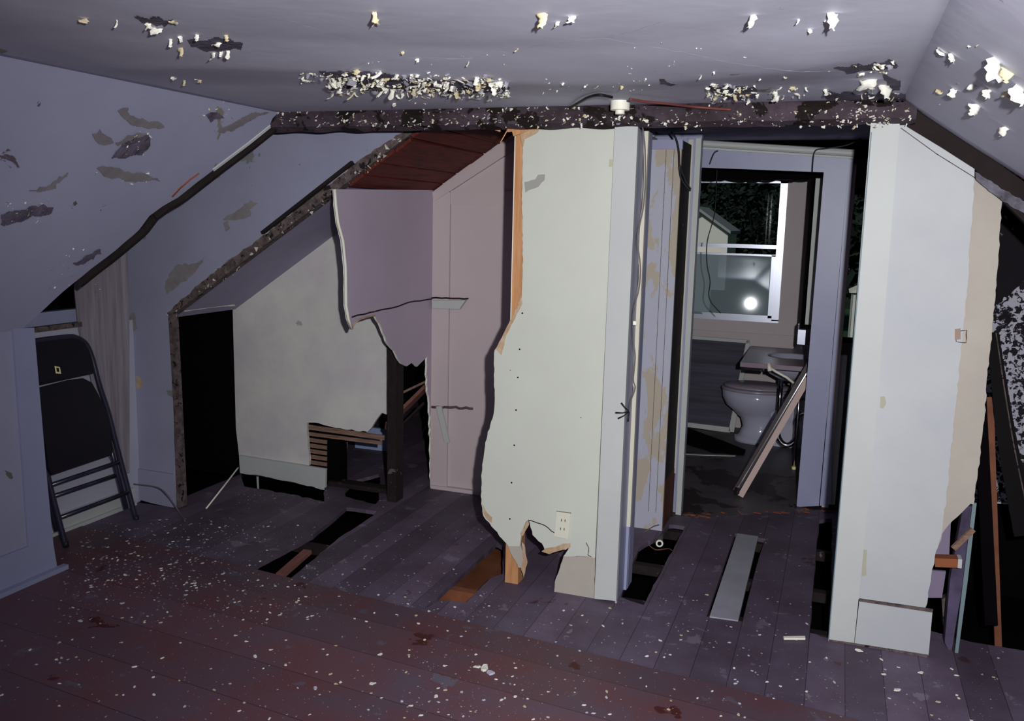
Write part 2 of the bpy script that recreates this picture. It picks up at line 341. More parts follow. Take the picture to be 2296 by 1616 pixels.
# closing walls of the attic
b = MB(); b.box((-5.2, -1.62, -0.3), (3.2, -1.52, 3.4)); struct(b.out('wall_front', lilac))
b = MB(); b.box((3.0, -1.6, -0.3), (3.1, 7.6, 2.5)); struct(b.out('wall_right', lilac))
b = MB(); b.slab([[Vector((-5.1, 3.98, -0.3)), Vector((-5.1, 7.5, -0.3)), Vector((-5.1, 7.5, 3)), Vector((-5.1, 3.98, 3))]], (-0.05, 0, 0)); struct(b.out('wall_left', void))
b = MB(); b.box((-5.2, 7.5, -0.3), (-1.95, 7.56, 3.0)); struct(b.out('wall_back', void))

# ---- left knee walls
PK = PX(-3.29)
struct(plate('wall_left', lilac, [[(-3.29, -1.5, 0), (-3.29, -1.5, 1.13), (-3.29, 2.92, 1.13), (-3.29, 2.97, 0)]], PK, (-0.09, 0, 0)))
o = plate('trim_1', lavtrim, [[(25, 736), (72, 734), (112, 1203), (60, 1225)]], PK, (0.012, 0, 0)); struct(o)
o = plate('trim_2', lavtrim, [[(-3.29, 1.0, 0.0), (-3.29, 1.0, 0.17), (112, 1203), (124, 1276)]], PK, (0.014, 0, 0)); struct(o)
o = plate('baseboard_left', lavtrim, [[(-3.275, 1.0, 0.0), (-3.275, 1.0, 0.025), (-3.275, 3.0, 0.025), (-3.275, 3.0, 0)]], PK, (0.03, 0, 0)); struct(o)
# recess behind the chair: low wall, ledge, side, window gap above
b = MB(); b.box((-3.72, 2.9, 0), (-3.67, 3.92, 1.05)); struct(b.out('wall_left', mat('recess_white', (176, 178, 196), 0.6, mott=((160, 162, 182), 2, 0.6))))
b = MB(); b.box((-3.655, 2.95, 0), (-3.67, 3.86, 0.1)); b.box((-3.64, 2.95, 0), (-3.67, 3.86, 0.02)); struct(b.out('baseboard_left', casing))
b = MB(); b.box((-3.80, 2.9, 1.05), (-3.655, 3.6, 1.075)); struct(b.out('window_sill', oldwood))
b = MB(); b.box((-3.74, 2.9, 1.075), (-3.69, 3.7, 1.14)); b.box((-3.74, 2.9, 1.14), (-3.71, 2.95, 1.5)); b.box((-3.74, 3.62, 1.14), (-3.71, 3.7, 1.5)); b.box((-3.74, 2.9, 1.4), (-3.71, 3.7, 1.5))
wf = struct(b.out('window_1', lavtrim)); MB().box((-3.73, 2.95, 1.14), (-3.726, 3.62, 1.4)).out('window_pane', glassm, wf)
b = MB(); b.box((-3.72, 2.87, 0), (-3.29, 2.9, 1.13)); struct(b.out('wall_left', lilac))
o = plate('streaked_board', streak, [[(166, 637), (200, 600), (285, 535), (290, 700), (291, 1060), (268, 1062), (236, 1010), (200, 830), (176, 740)]], (Vector((-3.655, 3.55, 0)), Vector((0.35, -0.165, 0)).normalized()), (-0.01, 0.005, 0), base=(-3.6, 3.7, 0.25))
props(o, 'tall grey brown streaked wallboard between the folding chair and lilac corner', 'wallboard')

# ---- lilac wall on the left, cut on the diagonal (plane y = 3.92)
YL = 3.92; PL = PY(YL)
diag = [(915, 285), (850, 330), (800, 362), (757, 398), (700, 440), (640, 488), (580, 535), (500, 592), (430, 650), (372, 702)]
jamb = [(377, 708), (384, 800), (388, 900), (392, 1050), (394, 1140)]
low = [(340, 1128), (284, 1112)]
loop = [(560, 240), (930, 240)] + jag(diag, 2.2, 10, False, 5) + jag(jamb, 1, 25, False, 5) + low + [(282, 1000), (280, 700), (279, 520)]
lilac_wall = struct(plate('wall_back', lilac, [loop], PL, (0, 0.02, 0), mside=plastedge))
b = MB()
for k, (wd, dy, off) in enumerate(((0.05, 0.03, 0.0), (0.035, 0.06, -0.02))):
    a = P(372, 707 - k * 3, PY(YL + dy)); c = P(918, 290, PY(YL + dy)); b.beam(a + Vector((0.01, 0, off)), c + Vector((0.01, 0, off)), wd, wd, (0, 1, 0))
rf = b.out('rafter', oldwood, base=(-3.4, YL, 1.1)); props(rf, 'torn lath and rafter edge running diagonally along the lilac wall', 'rafter')
a = P(388, 704, PY(YL + 0.01)); c = P(905, 305, PY(YL + 0.01))
b = MB(); r = random.Random(12)
for i in range(70):
    t = r.random() ** 0.8; p = a.lerp(c, t) + Vector((r.uniform(0.0, 0.03), r.uniform(-0.03, 0.0), r.uniform(-0.035, 0.02))); s_ = r.uniform(0.004, 0.014)
    n3 = [p + Vector((r.uniform(-1, 1), r.uniform(-1, 1), r.uniform(-1, 1))) * s_ for _ in range(4)]
    b.add(n3, [(0, 1, 2), (0, 2, 3), (0, 3, 1), (1, 3, 2)])
o = b.out('plaster_crumbs', plastedge, rf); o['kind'] = 'stuff'
b = MB(); q1 = P(606, 510, PY(YL - 0.01)); q2 = P(790, 350, PY(YL - 0.01)); b.beam(P(590, 522, PY(YL - 0.005)), P(792, 364, PY(YL - 0.005)), 0.016, 0.034, (0, 1, 0)); b.out('split_lath', darkwood, rf)
o = plate('baseboard_left', lilac, [[(302, 1050), (387, 1063), (394, 1140), (330, 1125), (300, 1115)]], PY(YL - 0.012), (0, 0.012, 0)); struct(o)
o = plate('door_jamb', oldwood, [[(377, 708), (391, 703), (401, 900), (412, 1134), (396, 1141), (388, 900)]], PY(YL - 0.004), (0, 0.03, 0)); struct(o); o.name = 'trim_3'
# knee wall with the black hatch (x = -3.47): just the lip over and beside it
b = MB(); b.box((-3.52, 3.95, 0), (-3.47, 3.99, 1.08)); struct(b.out('trim_4', darkwood))
b = MB(); b.slab([pts(jag([(402, 688), (440, 680), (523, 678), (528, 686), (470, 690), (415, 699)], 1, 14, True, 2), PX(-3.44))], (-0.01, 0, 0)); struct(b.out('trim_5', plastedge))
b = MB(); b.box((-5.0, 3.95, -0.02), (-3.50, 3.99, 1.2)); struct(b.out('wall_left', void))  # eaves box: the darkness of the hatch is put into its near-black colour
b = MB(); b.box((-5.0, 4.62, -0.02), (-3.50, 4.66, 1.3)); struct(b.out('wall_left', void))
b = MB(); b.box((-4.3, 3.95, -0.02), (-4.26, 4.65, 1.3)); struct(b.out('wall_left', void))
# purple sloped ceiling behind
sl_loop = [(395, 694), (440, 660), (600, 548), (758, 430), (925, 300), (925, 400), (760, 500), (650, 586), (527, 681)]
v4 = [Vector((-3.50, YL + 0.03, rz(-3.50))), Vector((-2.39, YL + 0.03, rz(-2.39))), Vector((-2.39, 4.62, rz(-2.39))), Vector((-3.50, 4.62, rz(-3.50)))]
b = MB(); b.slab([v4], RB[1] * 0.015); struct(b.out('ceiling', purple))
# cream plaster wall with a hole (y = 4.6)
PC = PY(4.6)
x_ = [(-3.52, 4.6, 0.0)]
outl = [(-3.52, 4.6, rz(-3.52) + 0.03), (-2.44, 4.6, rz(-2.44) + 0.03)] + [(866, 780)] + jag([(866, 929), (856, 925), (838, 950), (824, 968), (770, 962), (717, 949), (688, 947), (690, 1000), (693, 1043)], 1.8, 9, False, 3) + [(640, 1036), (536, 1022), (529, 960)]
struct(plate('wall_back', beige, [outl], PC, (0, 0.02, 0), mside=plastedge))
struct(plate('baseboard_back', casing, [[(536, 1021), (640, 1037), (730, 1051), (729, 1098)] + jag([(729, 1098), (640, 1078), (585, 1066), (538, 1060)], 1.5, 10, False, 9)], PY(4.58), (0, 0.018, 0)))
o = plate('trim_6', casing, [[(575, 1068), (579, 1068), (580, 1100), (577, 1100)]], PY(4.59), (0, 0.004, 0)); struct(o)
def lath(p0, p1, Y, w, label=None, m=lathm):
    o = MB().beam(P(*p0, PY(Y)), P(*p1, PY(Y)), 0.008, w).out('lath', m, base=P(*p0, PY(Y)))
    props(o, label, 'lath', 'bare lath in the hole of the cream wall'); return o
lath((692, 957), (862, 981), 4.62, 0.03, 'wide lath strip, topmost in the hole of the cream wall')
lath((692, 972), (856, 993), 4.625, 0.022, 'full width lath just below the topmost one in the cream wall hole')
for k in range(5):
    lath((692, 985 + k * 12.5), (733, 991 + k * 12.5), 4.63, 0.024, 'short broken lath at the left side of the cream wall hole')
def stud(px0, px1, py0, py1, Y, d, m, label):
    a = P(px0, py0, PY(Y)); c = P(px1, py1, PY(Y))
    o = MB().box((a.x, Y, min(c.z, a.z)), (c.x, Y + d, max(a.z, c.z))).out('wall_stud', m, base=(a.x, Y, min(a.z, c.z)))
    return props(o, label, 'stud')
def studw(x0, x1, z0, z1, Y, d, m, label):
    o = MB().box((x0, Y, z0), (x1, Y + d, z1)).out('wall_stud', m, base=(x0, Y, z0)); return props(o, label, 'stud')
A = onA = P(733, 1000, PY(4.65)); B_ = P(762, 1000, PY(4.65))
studw(A.x, B_.x, 0.0, 0.38, 4.645, 0.09, void, 'short black stud inside the hole of the cream wall')
A = P(868, 1100, PY(4.5)); B_ = P(888, 1100, PY(4.5))
studw(A.x, B_.x, 0.0, 1.75, 4.5, 0.09, darkwood, 'tall dark stud at the right edge of the cream wall')
o = MB().box((-2.86, 4.62, 0.0), (-2.4, 4.7, 0.03)).out('sill_plate', darkwood, base=(-2.6, 4.62, 0)); props(o, 'dark brown floor plate under the hole of the cream wall', 'wall plate')
# things glimpsed behind
qa = P(796, 1005, PY(5.5)); qb = P(850, 1005, PY(5.5))
b = MB(); b.box((qa.x, 5.5, -0.02), (qb.x + 0.1, 5.53, 0.16)); o = b.out('wall_far', mat('pale_blue_board', (150, 165, 205), 0.6)); struct(o)
b = MB(); b.beam(P(766, 1050, PY(4.9)), P(770, 990, PY(4.9)), 0.05, 0.02, (0, 1, 0)); o = b.out('board_scrap', pink, base=(-3.55, 5.3, 0)); props(o, 'pinkish board scrap standing behind the hole of the cream wall', 'board')
PB2 = PY(5.2)
o = MB().beam(P(866, 956, PY(4.63)), P(962, 862, PY(4.95)), 0.02, 0.075, (0, 1, 0)).out('broken_board', darkred, base=P(890, 932, PB2)); props(o, 'reddish broken board slanting behind the torn closet wall', 'board', 'broken boards behind the closet')
o = MB().beam(P(878, 892, PY(4.62)), P(960, 853, PY(4.9)), 0.012, 0.03, (0, 1, 0)).out('broken_board', lathm, base=P(893, 884, PY(5.2))); props(o, 'thin pale broken board above the reddish one behind the closet wall', 'board', 'broken boards behind the closet')
o = MB().beam(P(870, 985, PY(4.62)), P(950, 905, PY(4.9)), 0.012, 0.03, (0, 1, 0)).out('broken_board', darkwood, base=P(885, 965, PY(5.4))); props(o, 'dark broken board lowest in the gap behind the closet wall', 'board', 'broken boards behind the closet')

# ---- closet: mauve side wall (x = -2.27), pink back wall (y = 4.88), red sheathing above
PS = PX(-2.27)
tear = jag([(968, 1086), (966, 1000), (963, 905), (957, 860), (958, 800), (945, 812), (935, 822), (925, 812), (912, 821), (900, 815), (888, 795), (866, 765), (855, 735), (840, 707), (822, 711), (805, 716), (789, 737)], 1.6, 9, False, 6)
tear2 = jag([(789, 737), (780, 715), (775, 685), (774, 600), (768, 540), (757, 500), (752, 460), (750, 424)], 1.0, 12, False, 2)
sw = struct(plate('wall_closet', mauve, [[(972, 426), (972, 1088)] + tear + tear2], PS, (-0.012, 0, 0), mside=chipm))
b = MB(); b.tube(pts([(750, 424), (753, 460), (758, 500), (769, 540), (775, 600), (776, 685), (781, 715), (789, 737)], PX(-2.266)), 0.008, 6); b.out('torn_white_edge', chipm, sw, smooth=True)
def crack(lst, pl, w, parent, m=void, name='crack'):
    q = pts(lst, pl); b = MB(); b.tube([p for p in q], w, 5); return b.out(name, m, parent)
crack(jag([(789, 711), (830, 700), (880, 690), (930, 675), (968, 670)], 1.2, 12, False, 2), PX(-2.268), 0.004, sw, darkwood)
crack(jag([(790, 733), (806, 716), (822, 711), (840, 707)], 1.2, 8, False, 2), PX(-2.268), 0.005, sw, paper)
YB = 4.86; PB = PY(YB)
bw = struct(plate('wall_closet', pink, [[(-2.28, YB, 0.0), (-2.28, YB, rz(-2.28) - 0.06), (-1.75, YB, rz(-1.75) - 0.06), (-0.98, YB, rz(-1.75) - 0.06), (-0.98, YB, 0.0)]], PB, (0, 0.02, 0)))
a = P(975, 434, PB); c = P(1130, 333, PB)
b = MB(); b.beam(a + Vector((0, -0.012, -0.02)), c + (c - a) * 0.6 + Vector((0, -0.012, -0.02)), 0.024, 0.05, (0, 0, 1)); struct(b.out('trim_8', casing if 0 else pink))
b = MB(); b.box((-2.27, YB - 0.018, 0.0), (-2.16, YB, 1.80)); struct(b.out('trim_9', pink))
b = MB(); b.box((-2.16, YB - 0.012, 1.73), (-1.3, YB, 1.81)); struct(b.out('trim_10', pink))
b = MB(); b.box((-2.26, YB - 0.03, 0.0), (-1.4, YB - 0.0, 0.022)); struct(b.out('baseboard_closet', pink))
o = plate('shelf_cleat', casing, [[(973, 673), (1048, 672), (1034, 692), (973, 690)]], PY(YB - 0.02), (0, -0.03, 0), base=P(1000, 690, PB)); props(o, 'white wooden shelf cleat with slanted end on pink closet wall', 'shelf cleat')
crack(jag([(968, 668), (1000, 668), (1020, 669), (1050, 669)], 1, 9, False, 2), PY(YB - 0.022), 0.005, bw, darkwood)
crack(jag([(968, 912), (990, 914), (1015, 913), (1060, 916)], 2, 7, False, 3), PY(YB - 0.02), 0.008, bw, oldwood)
o = MB().beam(P(984, 910, PY(YB - 0.04)), P(1003, 992, PY(YB - 0.03)), 0.035, 0.012, (0, 1, 0)).out('wood_stick', casing, base=P(1003, 992, PB)); props(o, 'short white stick of trim hanging loose on the pink closet wall', 'stick')
# sheathing boards
b = MB(); r = random.Random(5)
x = -2.30
while x < -0.9:
    wdt = 0.085; z = rz(x) + 0.045
    b.beam((x + wdt/2, 3.93, rz(x + wdt/2) - 0.07 + r.uniform(-0.004, 0.006)), (x + wdt/2, 4.9, rz(x + wdt/2) - 0.07 + r.uniform(-0.004, 0.006)), wdt / math.cos(0.59) - 0.008, 0.015, (-0.67, 0, 1)); x += wdt
sh = b.out('roof_sheathing', redwood, base=(-2.3, 4.4, 1.8)); struct(sh)

# ---- the partition (y = 3.65): beam, torn centre panel, stud, casings, right panel
YP = 3.65; PP = PY(YP)
b = MB()
nx = 120
top = []; v = []; f = []
for i in range(nx + 1):
    x = -2.62 + (0.22 + 2.62) * i / nx
    j1 = mnoise.noise(Vector((x * 6, 1, 0))) * 0.010; j2 = mnoise.noise(Vector((x * 9, 5, 0))) * 0.010
    v += [(x, 3.60 + j2, 2.125), (x, 3.58 + j1, 2.085 + j2), (x, 3.60 + j2, 2.045 + j1), (x, 3.64, 2.026 + j2 * 0.8), (x, 3.69, 2.035), (x, 3.69, 2.15)]
for i in range(nx):
    for k in range(6): f.append((i*6+k, i*6+(k+1) % 6, (i+1)*6+(k+1) % 6, (i+1)*6+k))
f += [tuple(range(6)), tuple(nx*6 + k for k in range(6))]
beam = mesh('ceiling_beam', v, f, beamm, base=(-1.2, 3.65, 2.03)); props(beam, 'long dark ceiling beam crusted with peeling paint above the partition', 'beam')
# centre panel
left_edge = [(1213, 284), (1194, 303), (1172, 310), (1170, 432), (1172, 560), (1172, 604), (1170, 662), (1152, 705), (1132, 750), (1118, 772), (1109, 785), (1107, 841), (1109, 881), (1108, 920), (1099, 953), (1088, 992), (1081, 1042), (1079, 1093), (1079, 1129), (1084, 1157), (1108, 1186), (1126, 1208)]
bot = [(1126, 1208), (1141, 1224), (1166, 1224), (1169, 1193), (1179, 1170), (1185, 1164), (1188, 1173), (1194, 1199), (1215, 1218), (1222, 1236), (1250, 1233), (1269, 1232), (1280, 1222)]
bot2 = [(1264, 1247), (1300, 1246), (1334, 1250)]
loop = jag(left_edge, 1.2, 8, False, 4)[:-1] + jag(bot, 1.3, 8, False, 5)[:-1] + [(1280, 1222)] + jag(bot2, 1, 8, False, 5) + [(1334, 1250), (1380, 270), (1213, 270)]
cp = struct(plate('wall_center', white, [loop], PP, (0, 0.013, 0), mside=chipm))
plate('bare_board_patch', drybeige, [jag([(1264, 1245), (1334, 1249), (1332, 1342), (1290, 1338), (1242, 1330), (1244, 1303)], 1.2, 10, True, 3)], PY(YP + 0.004), (0, 0.012, 0), cp)
plate('bare_board_patch', drybeige, [jag([(1137, 1221), (1168, 1224), (1178, 1247), (1182, 1262), (1176, 1274), (1162, 1272)], 1.2, 8, True, 7)], PY(YP + 0.003), (0, 0.009, 0), cp)
plate('torn_paper', paper, [jag([(1170, 1215), (1176, 1222), (1182, 1256), (1182, 1264), (1174, 1294), (1168, 1276), (1174, 1256)], 1.0, 8, True, 7)], PY(YP - 0.004), (0, 0.003, 0), cp)
plate('torn_paper', paper, [jag([(1166, 1196), (1176, 1180), (1184, 1165), (1186, 1176), (1178, 1190), (1172, 1202)], .8, 8, True, 7)], PY(YP - 0.003), (0, 0.003, 0), cp)
plate('torn_paper', paper, [jag([(1214, 1236), (1224, 1229), (1246, 1226), (1262, 1219), (1279, 1218), (1278, 1228), (1262, 1232), (1232, 1242)], .8, 8, True, 7)], PY(YP - 0.003), (0, 0.003, 0), cp)
plate('torn_paper', paper, [jag([(1170, 662), (1171, 680), (1150, 722), (1134, 752), (1131, 770), (1124, 796), (1112, 782), (1132, 742), (1152, 705)], .8, 8, True, 9)], PY(YP - 0.003), (0, 0.003, 0), cp)
plate('torn_paper', paper, [jag([(1082, 1130), (1092, 1150), (1103, 1160), (1102, 1172), (1090, 1162), (1084, 1150)], .8, 8, True, 9)], PY(YP - 0.003), (0, 0.003, 0), cp)
plate('torn_paper', paper, [jag([(1146, 284), (1210, 282), (1206, 296), (1190, 305), (1176, 312), (1172, 330), (1166, 300)], 1.2, 8, True, 9)], PY(YP - 0.003), (0, 0.003, 0), cp)
plate('peeled_patch', greyp, [jag([(1176, 408), (1200, 402), (1206, 392), (1222, 391), (1221, 404), (1208, 418), (1192, 424), (1178, 432)], 1.5, 8, True, 9)], PY(YP - 0.0006), (0, 0.0005, 0), cp)
plate('peeled_patch', mat('greenish_undercoat', (176, 178, 150), 0.7), [[(1366, 357), (1374, 357), (1373, 374), (1365, 374)]], PY(YP - 0.0006), (0, 0.0005, 0), cp)
for (hx, hy) in ((1171, 702), (1165, 783), (1161, 846), (1157, 919), (1153, 998), (1147, 1082), (1143, 1163), (1302, 936), (1144, 830)):
    p = P(hx, hy, PY(YP - 0.001)); s_ = 0.004 if hx not in (1302, 1144) else 0.002
    MB().add([p + Vector((math.cos(t * 0.785) * s_, 0, math.sin(t * 0.785) * s_)) for t in range(8)] + [p + Vector((math.cos(t * 0.785) * s_, 0.0008, math.sin(t * 0.785) * s_)) for t in range(8)], [tuple(range(8)), tuple(range(8, 16))] + [(k, (k+1) % 8, 8+(k+1) % 8, 8+k) for k in range(8)]).out('screw_hole', void, cp)
crack(jag([(1186, 1166), (1205, 1172), (1222, 1178), (1236, 1190), (1243, 1194)], 1.2, 8, False, 2), PY(YP - 0.0), 0.0022, cp, darkwood)
crack(jag([(1314, 1216), (1320, 1228), (1318, 1244), (1326, 1248)], 1.2, 8, False, 2), PY(YP - 0.0), 0.002, cp, oldwood)
# outlet
p = P(1262, 1176, PP); ot = thing('wall_outlet', 'cream double wall outlet low on the torn white partition', 'outlet', (p.x, YP, p.z))
plate('cover_plate', mat('outlet_cream', (212, 212, 198), 0.4), [[(1249, 1146), (1280, 1150), (1275, 1208), (1243, 1201)]], PY(YP - 0.0005), (0, -0.005, 0), ot)
for (sx, sy) in ((1259, 1166), (1267, 1167), (1257, 1185), (1265, 1186)):
    q = P(sx, sy, PY(YP - 0.0055)); MB().box((q.x - 0.0014, q.y - 0.0012, q.z - 0.0055), (q.x + 0.0014, q.y, q.z + 0.0055)).out('socket_slot', void, ot)
plate('plate_shadow_gap', oldwood, [[(1248, 1145), (1281, 1149), (1281, 1150.5), (1248, 1146.5)]], PY(YP - 0.0005), (0, -0.002, 0), ot)
# orange stud and the drywall skin on its far side
a = P(1143, 600, PY(YP + 0.02)); c = P(1190, 600, PY(YP + 0.02))
studw(-1.335, -1.272, 0.0, 2.05, YP + 0.016, 0.085, orange, 'fresh orange wooden stud at the torn left edge of the partition')
b = MB(); b.box((-1.338, YP + 0.013, 0.86), (-1.3345, YP + 0.02, 2.02)); struct(b.out('trim_11', chipm))
b = MB()
for (q0, q1, w_) in (((1138, 288), (1200, 283), 0.03), ((1100, 286), (1122, 294), 0.008), ((1122, 320), (1140, 288), 0.004), ((1150, 300), (1192, 286), 0.02)):
    b.beam(P(*q0, PY(YP - 0.01)), P(*q1, PY(YP - 0.0)), 0.008, w_, (0, 0, 1))
o = b.out('wood_splinters', orange, base=(-1.35, YP, 2.0)); props(o, 'splintered orange wood at the top of the partition stud', 'splintered wood'); o['kind'] = 'stuff'
# casing of the opening, left side
struct(plate('trim_12', casing, [[(1379, 270), (1431, 270), (1381, 1347), (1332.5, 1342)]], PY(YP - 0.018), (0, 0.03, 0)))
XJ = P(1381, 1346, PY(YP)).x
b = MB(); b.box((XJ - 0.02, YP + 0.012, 0.0), (XJ, YP + 0.15, 2.03)); struct(b.out('trim_13', lavtrim))
b = MB(); b.tube([(XJ + 0.001, YP - 0.004, 0), (XJ + 0.001, YP - 0.004, 2.03)], 0.004, 6); struct(b.out('trim_14', casing))
b = MB(); b.box((XJ - 0.01, YP + 0.15, 0.30), (XJ + 0.017, YP + 0.175, 2.03)); struct(b.out('trim_15', mat('cream_stop', (200, 198, 182), 0.5)))
b = MB(); b.box((XJ - 0.01, YP + 0.15, 0.0), (XJ + 0.012, YP + 0.17, 0.30)); struct(b.out('trim_16', lavtrim))
b = MB(); b.box((XJ - 0.03, YP + 0.17, 0.0), (XJ + 0.013, YP + 0.26, 2.03)); struct(b.out('trim_17', lavtrim))
# partition core behind centre panel (dark void side), back skin
b = MB(); b.box((-0.98, YP + 0.10, 0.0), (XJ - 0.02, YP + 0.15, 2.03)); struct(b.out('wall_center', void))
# worn vertical boards facing us at y = 4.65
xa = P(1429, 1180, PY(4.65)).x; xb = P(1484, 1187, PY(4.65)).x; zt = P(1490, 335, PY(4.65)).z
b = MB(); b.box((xa - 0.2, 4.65, 0.0), (xb, 4.67, 2.05)); wf_ = struct(b.out('wall_hall', worn))
for fx in (0.42, 0.72):
    xx = xa + (xb - xa) * fx; MB().box((xx - 0.0012, 4.649, 0.1), (xx + 0.0012, 4.6505, zt)).out('board_joint', oldwood, wf_)
b = MB(); b.box((xa - 0.2, 4.64, zt), (xb + 0.005, 4.66, 2.07)); struct(b.out('trim_18', lavtrim))
b = MB(); b.box((xb - 0.02, 4.67, 0.0), (xb - 0.002, 5.0, 2.07)); struct(b.out('wall_hall', darkwood))
b = MB(); b.box((xb - 0.015, 4.68, 0.0), (xb + 0.0, 4.98, 0.27)); struct(b.out('wall_hall', mat('dark_orange_wood', (92, 48, 34), 0.8))) 
# hallway ceiling, hallway left side between closet and boards
b = MB(); b.box((-0.98, 3.69, 2.135), (0.4, 5.44, 2.155)); struct(b.out('ceiling', mat('hall_ceiling', (160, 156, 188), 0.7, mott=((96, 90, 122), 2, 0.8), bump=(14, 0.3))))
b = MB(); b.box((-1.0, 3.8, 0.0), (-0.97, 4.9, 2.1)); struct(b.out('wall_hall', lilac))
# bathroom door frame
YD = 4.97; YR = 5.42
b = MB()
for (l, r_, y0, m_) in ():
    pass
x0 = P(1519, 1150, PY(YD)).x
X9 = lambda px: P(px, 900, PY(YD)).x
struct(MB().box((X9(1501), YD + 0.012, 0.20), (X9(1513), YD + 0.03, 2.10)).out('trim_19', lavtrim))
struct(MB().box((X9(1513), YD, 0.24), (X9(1523.5), YD + 0.02, 2.10)).out('trim_20', mat('cream_stop2', (190, 188, 178), 0.5)))
struct(MB().box((X9(1523.5), YD + 0.006, 0.2), (X9(1529), YD + 0.03, 2.10)).out('trim_21', lavtrim))
struct(MB().box((X9(1529), YD - 0.01, 0.0), (X9(1541), YD + 0.03, 2.105)).out('trim_22', casing))
struct(MB().box((X9(1541) - 0.5, YD + 0.03, 0.0), (X9(1541) - 0.003, YD + 0.08, 2.14)).out('wall_hall', lavtrim))
struct(plate('wall_hall', casing, [[(1862, 795), (1900, 797), (1872, 1131), (1842, 1131)]], PY(5.50), (0, 0.03, 0)))
PR = PY(YR)
struct(plate('trim_23', lavtrim, [[(1786, 1136), (1836, 1134), (1905, 345), (1840, 342), (1560, 328), (1530, 328), (1530, 372), (1565, 375), (1847, 386)]], PR, (0, 0.03, 0)))
struct(plate('trim_24', lavtrim, [[(1838, 1134), (1863, 1131), (1868, 900), (1880, 740), (1915, 345), (1905, 345)]], PY(YR + 0.02), (0, 0.03, 0)))
a = P(1553, 322, PY(YR - 0.02)); c = P(1916, 345, PY(YR - 0.02))
b = MB(); b.tube([a + Vector((0, 0, 0.004)), c + Vector((0, 0, 0.004))], 0.02, 10); b.beam(a + Vector((0, 0.02, -0.012)), c + Vector((0, 0.02, -0.012)), 0.03, 0.03); struct(b.out('trim_25', casing))
struct(MB().box((P(1790, 1136, PR).x - 0.0, YR + 0.03, 0), (P(1790, 1136, PR).x + 0.02, YR + 0.1, 1.96)).out('trim_26', lavtrim))
# right partition panel
trimR = [(1953, 270), (2018, 270), (1960, 1000), (1915, 1441), (1859, 1433)]
struct(plate('trim_27', casing, [trimR], PY(YP - 0.018), (0, 0.03, 0)))
struct(MB().box((P(1859, 1433, PP).x - 0.004, YP - 0.02, 0), (P(1859, 1433, PP).x + 0.0, YP + 0.14, 2.0)).out('trim_28', teal))
pr = [(2016, 270), (2036, 284), (2110, 328), (2185, 375)] + jag([(2185, 400), (2180, 480), (2172, 560), (2170, 640), (2160, 731), (2153, 806), (2143, 908), (2129, 1044), (2122, 1120), (2114, 1176), (2105, 1215), (2096, 1247), (2088, 1290), (2075, 1362)], 2.0, 11, False, 4) + [(1925, 1343), (1960, 1000)]
rp = struct(plate('wall_right', whiteR, [pr], PP, (0, 0.013, 0), mside=paper))
bl = [(2150, 375), (2187, 402), (2247, 452)] + jag([(2247, 452), (2243, 500), (2240, 560), (2232, 650), (2225, 738), (2214, 840), (2208, 930), (2197, 1027), (2192, 1064), (2183, 1131), (2176, 1129), (2167, 1138), (2146, 1159), (2118, 1188), (2100, 1230)], 1.6, 11, False, 4) + [(2090, 1100)]
plate('bare_board_layer', drybeige, [bl], PY(YP + 0.016), (0, 0.014, 0), rp, mside=chipm)
plate('peeled_patch', mat('patch_greige', (168, 166, 150), 0.7), [jag([(1974, 889), (1984, 888), (1987, 905), (1980, 916), (1973, 914)], .8, 8, True, 2)], PY(YP - 0.0006), (0, .0005, 0), rp)
plate('peeled_patch', MATS['patch_greige'], [jag([(1936, 1232), (1944, 1232), (1942, 1262), (1943, 1290), (1932, 1292)], 1, 8, True, 2)], PY(YP - 0.0006), (0, .0005, 0), rp)
plate('peeled_patch', mat('hinge_rust', (150, 130, 118), 0.7), [[(2141, 738), (2154, 736), (2154, 760), (2141, 762)]], PY(YP - 0.0016), (0, .001, 0), rp)
crack([(2020, 287), (2042, 303), (2100, 345), (2185, 398)], PY(YP), 0.0016, rp, oldwood)
crack(jag([(2142, 744), (2168, 740), (2166, 768), (2144, 766)], 1, 8, True), PY(YP), 0.0016, rp, oldwood)
struct(plate('baseboard_right', whiteR, [[(1927, 1344), (2091, 1369), (2082, 1469), (1916, 1442)]], PY(YP - 0.016), (0, 0.016, 0)))
struct(plate('trim_29', oldwood, [[(1927, 1342), (2092, 1366), (2091, 1373), (1927, 1348)]], PY(YP - 0.020), (0, 0.006, 0)))
struct(plate('trim_30', oldwood, [[(1859, 1433), (2082, 1468), (2078, 1474), (1862, 1438)]], PY(YP - 0.018), (0, 0.03, 0)))
# stub wall end right
xs = P(2145, 1472, PY(3.70)).x
def slant(name, q, Y, d, m, label, cat, **k):
    o = plate(name, m, [q], PY(Y), (0, d, 0), base=P(q[0][0], q[0][1], PY(Y))); props(o, label, cat, **k); return o
slant('wall_stud', [(2186, 1135), (2160, 1135), (2130, 1300), (2118, 1440), (2132, 1468), (2160, 1300)], 3.74, 0.05, mat('dusky_stud', (92, 82, 112), 0.8, mott=((50, 42, 62), 6, 1)), 'dusky violet stud behind the torn end of the right wall', 'stud')
slant('corner_strip', [(2190, 1128), (2181, 1128), (2160, 1300), (2140, 1470), (2147, 1475), (2170, 1300)], 3.72, 0.012, teal, 'narrow pale teal strip standing at the end of the right wall', 'corner strip')
slant('wallboard_scrap', [(2098, 1190), (2132, 1170), (2128, 1250), (2094, 1250)], 3.80, 0.012, violet, 'upper violet board scrap showing below the torn wallboard', 'board')
slant('wallboard_scrap', [(2083, 1278), (2121, 1281), (2112, 1340), (2078, 1340)], 3.80, 0.012, violet, 'lower violet board scrap beside the right baseboard', 'board')
